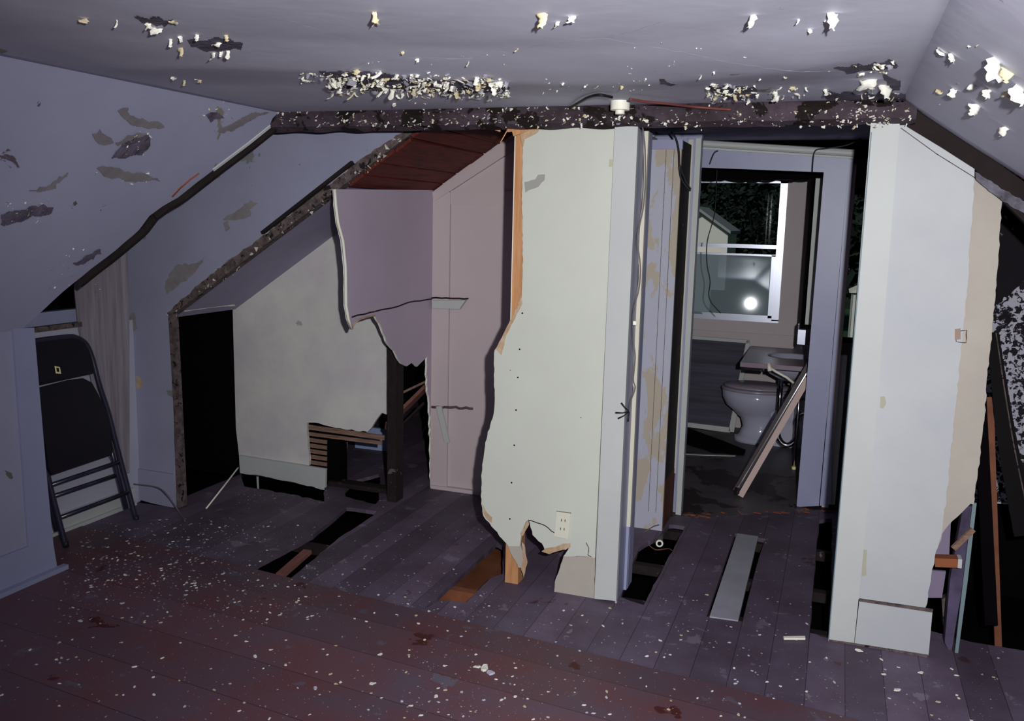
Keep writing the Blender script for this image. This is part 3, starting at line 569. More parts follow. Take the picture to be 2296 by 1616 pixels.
o = MB().beam(P(2095, 1256, PY(3.70)), P(2146, 1258, PY(3.70)), 0.05, 0.035).out('wood_block', mat('brown_block', (136, 80, 52), 0.7), base=P(2095, 1256, PY(3.7))); props(o, 'short brown wooden block across the torn end of the right wall', 'wood block')
MB().beam(P(2146, 1258, PY(3.70)), P(2155, 1259, PY(3.70)), 0.051, 0.036).out('block_end', casing, o)
o = MB().beam(P(2137, 1230, PY(3.68)), P(2182, 1186, PY(3.70)), 0.012, 0.02).out('lath', lathm, base=P(2137, 1230, PY(3.68))); props(o, 'short broken lath sticking out slantwise above the brown block', 'lath')
slant('wall_stud', [(2112, 1345), (2150, 1320), (2146, 1440), (2118, 1450)], 3.9, 0.04, oldwood, 'grey stud low behind the torn end of the right wall', 'stud')
# dark rafter strip under the right slope
o = plate('rafter', mat('brown_black_rafter', (40, 28, 30), 0.85, mott=((18, 12, 14), 3, 1)), [[(2026, 236), (2060, 240), (2360, 452), (2360, 560), (2250, 452), (2185, 378), (2110, 330), (2034, 284)]], PY(YP - 0.006), (0, 0.05, 0), base=P(2100, 300, PP)); props(o, 'brown black rafter under the sloping ceiling at upper right', 'rafter')
o = plate('plaster_strip', mat('grey_plaster_strip', (120, 118, 132), 0.9, mott=((50, 44, 54), 14, 1), bump=(60, 0.8)), [jag([(2187, 385), (2230, 412), (2340, 478), (2340, 505), (2250, 452), (2188, 402)], 2, 9, True, 4)], PY(YP - 0.020), (0, 0.01, 0), base=P(2250, 440, PP)); props(o, 'crumbling grey plaster strip under the right rafter', 'plaster strip')
# patchy limewashed wall beyond, floorless dark gap, leaning boards
struct(MB().box((0.55, 4.9, 0.30), (3.0, 4.95, 2.4)).out('wall_back', speck))
struct(MB().box((0.35, 5.1, -0.25), (3.0, 5.15, 0.5)).out('wall_back', void))
def lean(p0, p1, Y0, Y1, w, t, m, label, name='leaning_board'):
    a = P(*p0, PY(Y0)); c = P(*p1, PY(Y1)); o = MB().beam(a, c, w, t, (0, 1, 0)).out(name, m, base=a); return props(o, label, 'board', 'boards leaning at the right edge')
b = MB(); q = smooth_pts([P(2300, 1200, PY(4.2)), P(2262, 1010, PY(4.25)), P(2240, 860, PY(4.3)), P(2226, 745, PY(4.35))], 5)
for i in range(len(q) - 1): b.beam(q[i], q[i+1], 0.09 - 0.05 * i / len(q), 0.01, (0, 1, 0))
o = b.out('curved_sheet', mat('black_sheet', (13, 10, 13), 0.7, spec=0.1), base=q[0]); props(o, 'dark curved sheet bending up at the far right edge', 'sheet')
b = MB(); b.tube([p + Vector((0.028 - 0.018 * i / len(q), -0.01, 0)) for i, p in enumerate(q)], 0.003, 5); b.out('sheet_edge', oldwood, o)
lean((2238, 1450), (2219, 890), 4.2, 4.35, 0.028, 0.02, orangef, 'thin orange brown board leaning upright beside the curved sheet')
lean((2222, 1400), (2196, 880), 4.1, 4.30, 0.05, 0.03, void, 'black board leaning upright beside the end of the right wall')

# ---- bathroom shell
YW = 7.40
win = [(1552, 404), (1768, 404), (1743, 716), (1546, 708)]
wl = [Vector(p) for p in ((-1.2, YW, 0.905), (-0.44, YW, 0.905), (-0.44, YW, 2.0), (-1.2, YW, 2.0))]
b = MB(); wl2 = [Vector(p) for p in ((0.07, YW, 0.76), (0.75, YW, 0.76), (0.75, YW, 1.95), (0.07, YW, 1.95))]
b.slab([[Vector((-1.9, YW, 0)), Vector((0.9, YW, 0)), Vector((0.9, YW, 2.3)), Vector((-1.9, YW, 2.3))], wl, wl2], (0, 0.1, 0)); struct(b.out('wall_bathroom', bathwall))
struct(MB().box((-1.9, YW - 0.012, 0.76), (0.06, YW, 0.79)).out('trim_31', bathwall))
struct(MB().box((-1.95, 5.0, 0), (-1.9, 7.5, 2.3)).out('wall_bathroom', bathwall))
# right bathroom wall stops short so the view out beyond stays open
struct(MB().box((0.012, 5.46, 0), (0.05, 7.4, 2.0)).out('wall_bathroom', bathwall))
struct(MB().box((-1.9, 5.45, 2.17), (0.9, 7.4, 2.2)).out('ceiling', void))
b = MB(); b.slab([pts([(1540, 360), (1850, 362)] + jag([(1850, 398), (1800, 402), (1760, 400), (1700, 405), (1640, 400), (1566, 398), (1540, 398)], 2.5, 9, False, 2), PY(6.2))], (0, 0.05, 0)); struct(b.out('dark_gap', black))  # black sheet standing in for the unlit gap of the torn ceiling
# window 2 with aluminium double sashes
PW = PY(YW)
wn = struct(MB().box((-1.2, YW - 0.02, 0.885), (-0.42, YW + 0.03, 0.91)).box((-0.475, YW - 0.02, 0.9), (-0.42, YW + 0.03, 2.0)).box((-1.2, YW - 0.02, 1.98), (-0.42, YW + 0.03, 2.01)).box((-1.22, YW - 0.02, 0.88), (-1.18, YW + 0.03, 2.0)).out('window_2', alum))
MB().box((-1.18, YW - 0.03, 1.47), (-0.47, YW + 0.0, 1.50)).box((-1.18, YW - 0.03, 1.41), (-0.47, YW + 0.0, 1.425)).out('meeting_rail', alum, wn)
MB().box((-1.18, YW + 0.01, 1.5), (-0.475, YW + 0.014, 1.98)).out('upper_pane', glassm, wn)
MB().box((-0.505, YW - 0.03, 0.92), (-0.475, YW + 0.0, 1.42)).box((-1.18, YW - 0.03, 0.905), (-0.475, YW, 0.94)).out('lower_sash', alum, wn)
# the loose lower pane leans a little out of its frame
gp = MB(); c0 = Vector((-0.84, YW + 0.01, 1.17))
# tilted so it mirrors the flash as in the photo
tgt = P(1683, 680, PY(YW)); vin = (tgt - CAM).normalized(); vout = (fo.location - tgt).normalized(); nn = (vout - vin).normalized()
ux = Vector((1, 0, 0)) - nn * nn.x; ux.normalize(); uz = ux.cross(nn); uz = uz if uz.z > 0 else -uz
q = [c0 + ux * sx * 0.34 + uz * sz * 0.25 for sx, sz in ((-1,-1),(1,-1),(1,1),(-1,1))]
gp.slab([q], -nn * 0.003); gp.out('lower_pane', filmg, wn)
w3 = struct(MB().box((0.07, YW + 0.02, 0.76), (0.75, YW + 0.05, 0.80)).box((0.07, YW + 0.02, 1.90), (0.75, YW + 0.05, 1.95)).box((0.70, YW + 0.02, 0.8), (0.75, YW + 0.05, 1.9)).out('window_3', darkwood)); MB().box((0.07, YW + 0.03, 0.8), (0.70, YW + 0.034, 1.9)).out('window_pane', glassm, w3)
# cabinet on the right wall
pc = P(1820, 560, PY(5.9))
mc = thing('wall_cabinet', 'tall narrow white wall cabinet with black edges right of the bathroom window', 'cabinet', (0, 6.0, 1.0))
xm = P(1818, 550, PY(6.0)).x
MB().box((xm, 6.0, 1.03), (0.0, 6.3, 1.95)).out('body', casing, mc)
MB().box((xm - 0.035, 6.29, 1.0), (xm + 0.02, 6.33, 2.1)).box((xm - 0.03, 6.0, 1.0), (0.0, 6.3, 1.03)).out('black_edge', void, mc)
MB().box((xm - 0.05, 6.31, 0.86), (xm - 0.0, 6.35, 1.0)).out('bracket', alum, mc)
# leaning framed screen
fs = thing('framed_screen', 'dark banded screen in a white frame leaning on the bathroom wall', 'screen', (-0.95, 7.2, 0))
PN = (Vector((0, 7.22, 0)), Vector((0, 1, -0.12)).normalized())
q = [(1500, 750), (1681, 766), (1642, 968), (1500, 948)]
plate('dark_panel', clothm, [q], PN, (0, 0.015, 0), fs)
def strip(l, m, nm, par, pl, d=(0, -0.02, 0)): return plate(nm, m, [l], pl, d, par)
strip([(1500, 941), (1637, 957), (1638, 969), (1500, 950)], casing, 'frame_rail', fs, PN)
strip([(1500, 748), (1682, 762), (1681, 769), (1500, 755)], casing, 'frame_rail', fs, PN)
strip([(1674, 762), (1683, 763), (1646, 968), (1634, 966)], casing, 'frame_stile', fs, PN)
# toilet
def ell(cx, cy, z, a, bb, n=28, egg=0.0):
    return [(cx + a * math.cos(2*math.pi*k/n) * (1 + egg * (1 if math.cos(2*math.pi*k/n) > 0 else 0)), cy + bb * math.sin(2*math.pi*k/n), z) for k in range(n)]
tl = thing('toilet', 'white toilet with mauve seat seen from the side under the window', 'toilet', (-0.5, 7.0, 0))
TX = -0.50
b = MB(); b.rings([ell(TX+0.02, 6.98, 0.0, 0.19, 0.13), ell(TX+0.02, 6.98, 0.035, 0.185, 0.125), ell(TX+0.02, 6.98, 0.045, 0.155, 0.10), ell(TX+0.02, 6.98, 0.12, 0.13, 0.09), ell(TX+0.0, 6.98, 0.18, 0.125, 0.09), ell(TX-0.02, 6.98, 0.23, 0.16, 0.12), ell(TX-0.03, 6.98, 0.28, 0.215, 0.16), ell(TX-0.03, 6.98, 0.34, 0.245, 0.18), ell(TX-0.03, 6.98, 0.395, 0.25, 0.185)])
b.out('bowl', porc, tl, smooth=True)
MB().rings([ell(TX-0.03, 6.98, 0.398, 0.245, 0.182), ell(TX-0.03, 6.98, 0.402, 0.258, 0.19), ell(TX-0.03, 6.98, 0.416, 0.258, 0.19), ell(TX-0.03, 6.98, 0.42, 0.25, 0.185)]).out('seat', porcp, tl, smooth=True)
MB().rings([ell(TX-0.02, 6.98, 0.426, 0.242, 0.18), ell(TX-0.02, 6.98, 0.43, 0.25, 0.185), ell(TX-0.02, 6.98, 0.44, 0.245, 0.182), ell(TX-0.02, 6.98, 0.452, 0.19, 0.14), ell(TX-0.02, 6.98, 0.455, 0.05, 0.05)]).out('lid', porcp, tl, smooth=True)
MB().box((TX+0.23, 6.95, 0.36), (TX+0.42, 7.3, 0.74)).out('tank', porc, tl)
MB().box((TX+0.1, 6.88, 0.0), (TX+0.36, 7.08, 0.37)).out('pedestal', porc, tl)
# sink
sk = thing('bathroom_sink', 'mauve topped sink on chrome legs in front of the toilet', 'sink', (-0.3, 6.5, 0))
PT = PZ(0.745)
s0 = P(1660, 812, PT); s1 = P(1684, 775, PT)
out_ = [Vector((s0.x, s0.y, 0.745)), Vector((0.0, s0.y - 0.0, 0.745)), Vector((0.0, s1.y, 0.745)), Vector((s1.x, s1.y, 0.745))]
cx, cy = (s0.x + 0.0) / 2 + 0.02, (s0.y + s1.y) / 2 + 0.01
hole = [Vector((cx + 0.16 * math.cos(t * math.pi / 12), cy + 0.13 * math.sin(t * math.pi / 12), 0.745)) for t in range(24)]
MB().slab([out_, hole], (0, 0, -0.03)).out('counter_top', sinktop, sk)
MB().rings([ell(cx, cy, 0.748, 0.165, 0.135), ell(cx, cy, 0.742, 0.15, 0.12), ell(cx, cy, 0.68, 0.12, 0.1), ell(cx, cy, 0.62, 0.04, 0.04)], cap=False).out('basin', porc, sk, smooth=True)
MB().rings([ell(cx, cy, 0.715, 0.2, 0.17), ell(cx, cy, 0.67, 0.19, 0.16), ell(cx, cy, 0.62, 0.15, 0.125), ell(cx, cy, 0.58, 0.07, 0.07), ell(cx, cy, 0.57, 0.03, 0.03)]).out('bowl_underside', porc, sk, smooth=True)
MB().box((s0.x + 0.03, s0.y + 0.03, 0.69), (s0.x + 0.16, s0.y + 0.3, 0.714)).out('bracket', darkwood, sk)
lx = P(1780, 1052, PZ(0)); 
MB().tube([(lx.x, lx.y, 0.0), (lx.x, lx.y, 0.71)], 0.012, 10).out('leg', chrome, sk, smooth=True)
MB().tube([(lx.x, lx.y, 0.0), (lx.x, lx.y, 0.02)], 0.016, 10).out('leg_foot', brass, sk, smooth=True)
px_ = P(1748, 900, PY(cy - 0.02)); MB().tube([(px_.x, cy - 0.02, 0.58), (px_.x, cy - 0.02, 0.27)], 0.017, 10).out('tail_pipe', chrome, sk, smooth=True)
trap = smooth_pts([(px_.x, cy - 0.02, 0.28), (px_.x + 0.01, cy - 0.02, 0.16), (px_.x + 0.07, cy - 0.02, 0.11), (px_.x + 0.13, cy - 0.02, 0.17), (px_.x + 0.13, cy - 0.02, 0.33), (px_.x + 0.2, cy - 0.02, 0.36)], 5)
MB().tube(trap, 0.019, 10).out('trap', chrome, sk, smooth=True)
MB().tube([P(1724, 822, PY(s0.y - 0.02)), P(1738, 832, PY(s0.y - 0.04)), P(1764, 846, PY(s0.y - 0.04)), P(1784, 862, PY(s0.y - 0.03))], 0.009, 8).out('towel_bar', plastic, sk, smooth=True)
MB().tube([P(1724, 815, PY(s0.y - 0.01)), P(1726, 832, PY(s0.y - 0.03))], 0.014, 8).out('bar_holder', plastic, sk, smooth=True)
# sticks leaning in the doorway
a = P(1660, 1112, PZ(0.01)); c = P(1812, 848, PY(5.58)); o = MB().beam(a, c, 0.035, 0.02, (0, 1, 0)).out('wood_batten', mat('pale_batten', (196, 172, 168), 0.6), base=a); props(o, 'pale wooden batten leaning in the bathroom doorway', 'batten', 'battens leaning in the bathroom doorway')
a = P(1649, 1100, PZ(0.01)); c = P(1816, 815, PY(5.66)); o = MB().beam(a, c, 0.035, 0.03, (0, 1, 0)).out('wood_batten', mat('dark_batten', (48, 34, 40), 0.5), base=a); props(o, 'dark wooden batten leaning behind the pale one in the bathroom doorway', 'batten', 'battens leaning in the bathroom doorway')
MB().beam(a + Vector((0.012, -0.022, 0.02)), a.lerp(c, 0.95) + Vector((0.012, -0.022, 0)), 0.005, 0.004, (0, 1, 0)).out('metal_edge', chrome, o)
b = MB(); b.tube([P(1655, 1092, PY(5.38)), P(1652, 1106, PY(5.38))], 0.014, 8); b.out('end_fitting', chrome, o)
# flap on the bathroom floor
o = plate('floor_strip', casing, [[(1534, 1016), (1580, 1018), (1650, 1020), (1648, 1022), (1580, 1020), (1534, 1018)]], PZ(0.004), (0, 0, -0.004), base=(-0.9, 6.4, 0)); props(o, 'thin white strip lying on the bathroom floor', 'strip')
o = plate('dark_plank', black, [jag([(1530, 955), (1600, 980), (1672, 1008), (1668, 1017), (1600, 1012), (1530, 990)], 1, 20, True)], PZ(0.012), (0, 0, -0.012), base=(-0.8, 6.5, 0)); props(o, 'black narrow plank lying on the bathroom floor before the toilet', 'plank')
# hallway loose plank
o = plate('loose_plank', palepl, [[(1591, 1381), (1653, 1195), (1700, 1202), (1655, 1390)]], PZ(0.006), (0, 0, -0.02), base=(-0.35, 4.2, 0)); props(o, 'pale grey plank lying in the middle of the hallway floor', 'plank')
o = MB().beam(P(628, 1290, PZ(-0.06)), P(690, 1236, PZ(-0.03)), 0.045, 0.02).out('board_piece', darkred, base=P(660, 1262, PZ(-0.06))); props(o, 'red brown board piece lying in the floor slot left of centre', 'board')
o = plate('white_stick', plastic, [[(1756, 1426), (1805, 1425), (1806, 1430), (1758, 1430)]], PZ(0.012), (0, 0, -0.008), base=(-0.1, 3.6, 0)); props(o, 'short white stick on the floor before the hallway', 'stick')
# pipe end in the hallway floor hole
p = P(1471, 1215, PZ(-0.02)); b = MB(); b.tube([p + Vector((0.02, -0.01, 0)), p + Vector((-0.02, 0.25, -0.01))], 0.018, 12); o = b.out('floor_pipe', cabgr, base=p); props(o, 'pipe end with a pale ring in the hallway floor hole', 'pipe')
b = MB(); b.tube([p + Vector((0.021, -0.014, 0)), p + Vector((0.02, -0.01, 0))], 0.02, 14); b.out('pipe_ring', plastic, o); MB().tube([p + Vector((0.022, -0.017, 0)), p + Vector((0.02, -0.012, 0))], 0.011, 10).out('pipe_bore', void, o)
b = MB(); r = random.Random(21)
for i in range(26):
    t = r.random(); q0 = P(1525 + t * 330, 1158 - 15 * t + r.uniform(-4, 3), PZ(0.006)); d = Vector((r.uniform(-1, 1), r.uniform(-.3, .3), r.uniform(-.1, .1))).normalized() * r.uniform(0.01, 0.05)
    b.beam(q0, q0 + d, 0.008, 0.006)
o = b.out('wood_splinters', mat('splinter_wood', (120, 66, 50), 0.8), base=(-0.4, 5.3, 0)); props(o, 'torn reddish splinters along the bathroom threshold', 'splintered wood'); o['kind'] = 'stuff'

# ================================================================== THINGS
# ---- folding chair
def CP(px, py, off=0.0):            # leaning plane of the chair
    return P(px, py, (Vector((-3.47 + off, 0, 0)), Vector((1, 0, 0.175)).normalized()))
ch = thing('folding_chair', 'folded dark metal folding chair leaning in the left recess', 'chair', (-3.48, 3.43, 0))
NV = Vector((1, 0, 0.175)).normalized()
pr_ = smooth_pts([CP(306, 1168), CP(262, 1000), CP(243, 925), CP(222, 860), CP(206, 800), CP(192, 770), CP(172, 757), CP(150, 755), CP(80, 764), CP(64, 772), CP(62, 800), CP(84, 960), CP(110, 1080), CP(148, 1226)], 6)
MB().tube(pr_, 0.0135, 10).out('back_frame', chairt, ch, smooth=True)
MB().slab([[CP(66, 772), CP(76, 764), CP(150, 756), CP(172, 759), CP(190, 771), CP(203, 800), CP(206, 838), CP(150, 850), CP(68, 868)]], NV * 0.008).out('backrest', chairm, ch)
o2 = 0.03
MB().slab([[CP(80, 870, o2), CP(150, 852, o2), CP(180, 848, o2), CP(200, 858, o2), CP(215, 885, o2), CP(236, 930, o2), CP(248, 1005, o2), CP(245, 1020, o2), CP(112, 1065, o2), CP(104, 1050, o2), CP(84, 920, o2)]], NV * 0.018).out('seat', chairm, ch)
for (a0, a1) in (((232, 940), (283, 1140)), ((74, 985), (128, 1190))):
    MB().tube([CP(*a0, -0.03), CP((a0[0]+a1[0])/2, (a0[1]+a1[1])/2, -0.035), CP(*a1, -0.03)], 0.0135, 8).out('leg', chairt, ch, smooth=True)
for (a0, a1, of) in (((112, 1088), (266, 1036), -0.0), ((118, 1113), (258, 1066), -0.02), ((135, 1160), (288, 1103), 0.0)):
    MB().tube([CP(*a0, of), CP(*a1, of)], 0.0115, 8).out('cross_rail', chairt, ch, smooth=True)
lb = MB().slab([[CP(122, 820, 0.011), CP(134, 823, 0.011), CP(137, 838, 0.011), CP(125, 837, 0.011)], [CP(126, 824, 0.011), CP(132, 825, 0.011), CP(133, 834, 0.011), CP(127, 833, 0.011)]], NV * 0.001).out('label_sticker', brass, ch)
MB().slab([[CP(126, 824, 0.0115), CP(132, 825, 0.0115), CP(130, 834, 0.0115)]], NV * 0.001).out('label_mark', chairm, lb)
for q in ((306, 1168), (148, 1226)):
    p = CP(*q); MB().tube([p, p + Vector((0, 0, 0.03))], 0.014, 8).out('foot_cap', cablk, ch, smooth=True)

# ---- ceiling box and cables
PCl = PZ(ZC)
bc = P(1391, 226, PCl)
jb = thing('ceiling_box', 'round white ceiling box with cables above the partition', 'junction box', (bc.x, bc.y, ZC - 0.05))
def cyl(c, r, z0, z1, n=24): return MB().rings([[(c.x + r * math.cos(2*math.pi*k/n), c.y + r * math.sin(2*math.pi*k/n), z) for k in range(n)] for z in (z0, z1)])
cyl(bc, 0.037, 2.075, 2.115).out('box_body', plastic, jb, smooth=False)
cyl(bc, 0.018, 2.06, 2.075).out('box_cap', plastic, jb)
def cable(name, l, rad, m, label, base=None, n=6):
    q = smooth_pts(l, n); o = MB().tube(q, rad, 6).out(name, m, base=q[0], smooth=True); props(o, label, 'cable'); return o
cable('cable', [P(1372, 218, PZ(2.09)), P(1345, 213, PZ(2.092)), P(1320, 218, PZ(2.095)), P(1298, 230, PZ(2.095)), P(1278, 242, PY(3.56))], 0.0055, cablk, 'black cable curving left from the white ceiling box')
cable('cable', [P(1412, 222, PZ(2.09)), P(1450, 228, PZ(2.09)), P(1500, 233, PZ(2.09)), P(1560, 240, PY(3.56)), P(1640, 246, PY(3.56))], 0.005, cabrd, 'red brown cable running right from the white ceiling box')
Yc = YP - 0.028
wire = cable('cable', [P(x, y, PY(Yc)) for x, y in ((1441, 285), (1446, 330), (1447, 400), (1443, 460), (1432, 515), (1429, 540), (1436, 600), (1432, 650), (1420, 700), (1420, 760), (1424, 800), (1420, 850), (1424, 870), (1414, 900), (1411, 925))], 0.003, cabgr, 'thin grey cable winding down the left casing of the opening')
for q in ((1380, 925), (1386, 938), (1393, 903), (1408, 945)):
    MB().tube([P(1411, 922, PY(Yc)), P((1411 + q[0]) / 2, (922 + q[1]) / 2 + 2, PY(Yc - 0.01)), P(*q, PY(Yc - 0.015))], [0.0022, 0.003, 0.004], 6).out('frayed_wire_end', cablk, wire, smooth=True)
p = P(1424, 724, PY(Yc)); MB().box(p - Vector((0.008, 0.003, 0.008)), p + Vector((0.006, 0.003, 0.008))).out('cable_clip', plastic, wire)
Yh = 4.60
cable('cable', [P(x, y, PY(Yh)) for x, y in ((1505, 296), (1516, 312), (1522, 340), (1524, 380), (1530, 405), (1548, 428))], 0.005, cablk, 'black cable hanging over the worn boards by the bathroom door')
cable('cable', [P(x, y, PY(Yh)) for x, y in ((1524, 370), (1533, 395), (1540, 410), (1549, 424))], 0.004, cablk, 'short black cable running beside the longer one by the bathroom door')
cable('cable', [P(x, y, PY(YR - 0.05)) for x, y in ((1545, 330), (1560, 328), (1574, 323))], 0.004, cablk, 'short dark wire end at the left of the bathroom door head')
cable('cable', [P(x, y, PY(YR - 0.04)) for x, y in ((1940, 305), (1900, 325), (1850, 333), (1829, 337), (1823, 355), (1821, 385))], 0.004, cablk, 'dark wire looping over the bathroom door head')
cable('cable', [P(x, y, PY(YR - 0.03)) for x, y in ((1610, 338), (1602, 342), (1596, 354), (1591, 368))], 0.004, cablk, 'short curved wire poking from the bathroom door head')
cable('cable', [P(x, y, PY(5.9)) for x, y in ((1608, 375), (1606, 420), (1602, 480), (1586, 540), (1585, 590), (1592, 630), (1589, 660), (1594, 677), (1602, 687), (1616, 702))], 0.0035, cablk, 'long thin wire hanging before the bathroom window')
cable('cable', [P(300, 1085, PY(3.85)), P(350, 1092, PY(3.85)), P(375, 1110, PY(3.8)), P(400, 1145, PZ(0.02)), P(415, 1168, PZ(0.006))], 0.004, cabgr, 'grey cable drooping to the floor beside the hatch')
o = cable('stick', [P(534, 1048, PY(4.4)), P(500, 1092, PY(4.1)), P(462, 1140, PZ(0.006))], 0.005, plastic, 'thin white rod leaning slantwise beside the black hatch'); o['category'] = 'rod'; o.name = 'white_rod'
cable('cable', [P(1438, 1195, PZ(0.01)), P(1450, 1190, PZ(0.03)), P(1465, 1180, PZ(0.04)), P(1480, 1176, PZ(0.03))], 0.003, cabgr, 'short grey cable end on the floor at the foot of the worn boards')
cable('cable', [P(1448, 1215, PZ(-0.01)), P(1470, 1232, PZ(-0.04)), P(1500, 1230, PZ(-0.02)), P(1515, 1243, PZ(0.004))], 0.003, cabrd, 'thin red brown cable lying in the hallway floor hole')

def inside(p, pl):
    c_ = False; n = len(pl)
    for i in range(n):
        a, b_ = pl[i], pl[i-1]
        if (a.y > p.y) != (b_.y > p.y) and p.x < (b_.x - a.x) * (p.y - a.y) / (b_.y - a.y) + a.x: c_ = not c_
    return c_
# ---- peeling flakes
def flake_mesh(seed):
    r = random.Random(seed); nx, ny = 4, 6; v = []; f = []
    curl = r.uniform(0.5, 2.0); wl_ = [r.uniform(0.3, 0.6) for _ in range(ny + 1)]; sh = [r.uniform(-0.12, 0.12) for _ in range(ny + 1)]
    for s_ in (0, 1):
        for j in range(ny + 1):
            t = j / ny; ang = curl * t; R_ = 1 / curl
            z = -R_ * math.sin(ang); y = -R_ * (1 - math.cos(ang))
            tap = 1.0 - 0.55 * t * t if seed % 2 else 1.0 - 0.3 * abs(t - 0.4)
            for i in range(nx + 1):
                u = (i / nx - 0.5) * 2; v.append((u * wl_[j] * tap + sh[j], y + 0.12 * u * u + s_ * 0.035, z + 0.08 * math.sin(3 * u + seed)))
    n = (nx + 1) * (ny + 1); q = lambda i, j, s_: s_ * n + j * (nx + 1) + i
    for j in range(ny):
        for i in range(nx):
            f.append((q(i,j,0), q(i+1,j,0), q(i+1,j+1,0), q(i,j+1,0))); f.append((q(i,j,1), q(i,j+1,1), q(i+1,j+1,1), q(i+1,j,1)))
        f.append((q(0,j,0), q(0,j+1,0), q(0,j+1,1), q(0,j,1))); f.append((q(nx,j,0), q(nx,j,1), q(nx,j+1,1), q(nx,j+1,0)))
    for i in range(nx): f.append((q(i,0,0), q(i,0,1), q(i+1,0,1), q(i+1,0,0))); f.append((q(i,ny,0), q(i+1,ny,0), q(i+1,ny,1), q(i,ny,1)))
    return v, f
FL = [flake_mesh(s_) for s_ in range(10)]
ftypes = []
for i, (v, f) in enumerate(FL):
    row = []
    for m_ in (chipm, chipy, chipg):
        me = bpy.data.meshes.new('paint_flake'); me.from_pydata(v, [], f); me.materials.append(m_); me.polygons.foreach_set('use_smooth', [True] * len(me.polygons)); row.append(me)
    ftypes.append(row)
RF = random.Random(42)
def place(px, py, surf):
    if surf == 'c':
        p = P(px, py, PZ(ZC)); p.z = czf(p.x, p.y) if -2.47 < p.x < 0.17 else ZC - 0.67 * max(0, p.x - 0.17)
        if p.x > 0.17: p = P(px, py, (Vector((0.17, 0, ZC)), Vector((0.67, 0, 1)).normalized()))
        if p.y > 3.6: p = P(px, py, PY(3.57))
        return p
    if surf == 'b': return P(px, py, PY(3.585))
    if surf == 's': return P(px, py, SLF) + Vector((0.004, 0, -0.003))
flakes = []   # (size, loc, rot, type, colour)
def fl_add(px, py, size, surf='c', col=None, face=False):
    p = place(px, py, surf); k = RF.randrange(10)
    c_ = col if col is not None else (0 if RF.random() < 0.62 else (1 if RF.random() < 0.5 else 2))
    size *= 1.15; rz_ = RF.gauss(0, 0.7); rx = RF.uniform(-0.9, 0.35); ry = RF.gauss(0, 0.35)
    if face: rz_ = RF.uniform(-0.35, 0.5); rx = RF.uniform(-0.1, 0.3); ry = RF.uniform(-0.3, 0.3)
    M = Matrix.Translation(p) @ Matrix.Rotation(rz_, 4, 'Z') @ Matrix.Rotation(ry, 4, 'Y') @ Matrix.Rotation(rx, 4, 'X') @ Matrix.Diagonal((size * RF.uniform(0.5, 1.1), size, size * RF.uniform(0.7, 1.2), 1))
    flakes.append((size, M, k, c_))
for (px, py, s_) in ((1945, 178, 0.062), (1985, 190, 0.04), (1852, 200, 0.03), (1740, 215, 0.028), (1737, 205, 0.024), (1600, 175, 0.015), (2235, 130, 0.042), (2256, 152, 0.036), (2215, 200, 0.026), (2262, 205, 0.03), (2252, 285, 0.03), (2190, 235, 0.03), (2140, 200, 0.02), (2284, 190, 0.04),
                     (1690, 35, 0.03), (1870, 30, 0.032), (1818, 62, 0.016), (1855, 45, 0.014), (1788, 45, 0.014), (1282, 38, 0.02), (1248, 50, 0.02), (1215, 32, 0.025), (840, 45, 0.022), (838, 28, 0.02), (380, 80, 0.02), (402, 98, 0.022), (440, 72, 0.02), (405, 75, 0.018), (488, 88, 0.022), (505, 75, 0.02), (510, 105, 0.02), (475, 110, 0.024), (498, 108, 0.014), (330, 45, 0.022), (350, 55, 0.022), (385, 40, 0.018), (195, 35, 0.018), (260, 38, 0.018),
                     (385, 170, 0.018), (412, 180, 0.018), (448, 180, 0.018), (440, 178, 0.012), (1395, 178, 0.015), (1340, 178, 0.014), (1315, 175, 0.016), (1265, 170, 0.012), (1572, 150, 0.016), (1706, 162, 0.008), (1760, 155, 0.01), (905, 115, 0.014), (935, 128, 0.012), (1050, 132, 0.014), (1160, 108, 0.012)):
    fl_add(px, py, s_, 'c', 0 if RF.random() < 0.7 else 1, s_ > 0.019)
def cluster(n, x0, x1, y0, y1, s0, s1, surf, fn=None):
    for i in range(n):
        px = RF.uniform(x0, x1); t = RF.random(); py = y0 + (y1 - y0) * t
        if fn: py = fn(px, t)
        fl_add(px, py, s0 * (s1 / s0) ** (RF.random() ** 1.5), surf)
cluster(300, 740, 1145, 150, 215, 0.010, 0.034, 'c', lambda x, t: 150 + (x - 740) * 0.035 + 55 * t + RF.gauss(0, 5))
cluster(40, 670, 800, 150, 190, 0.008, 0.02, 'c')
cluster(16, 880, 1150, 200, 232, 0.008, 0.02, 'c')
cluster(45, 1585, 1650, 178, 232, 0.008, 0.026, 'c'); cluster(26, 1650, 1700, 185, 225, 0.008, 0.02, 'c'); cluster(14, 1720, 1830, 195, 222, 0.008, 0.022, 'c')
cluster(16, 1850, 2010, 128, 165, 0.008, 0.022, 'c'); cluster(22, 1850, 2020, 195, 232, 0.006, 0.02, 'c'); cluster(16, 1205, 1500, 150, 205, 0.004, 0.01, 'c')
cluster(14, 1400, 1700, 90, 165, 0.003, 0.009, 'c'); cluster(10, 800, 1200, 120, 140, 0.003, 0.007, 'c')
cluster(330, 620, 2050, 236, 284, 0.005, 0.016, 'b', lambda x, t: 238 + 46 * t + RF.gauss(0, 3))
cluster(40, 1060, 1480, 236, 284, 0.008, 0.017, 'b'); cluster(50, 620, 1060, 238, 280, 0.008, 0.018, 'b'); cluster(40, 1850, 2050, 240, 286, 0.008, 0.016, 'b')
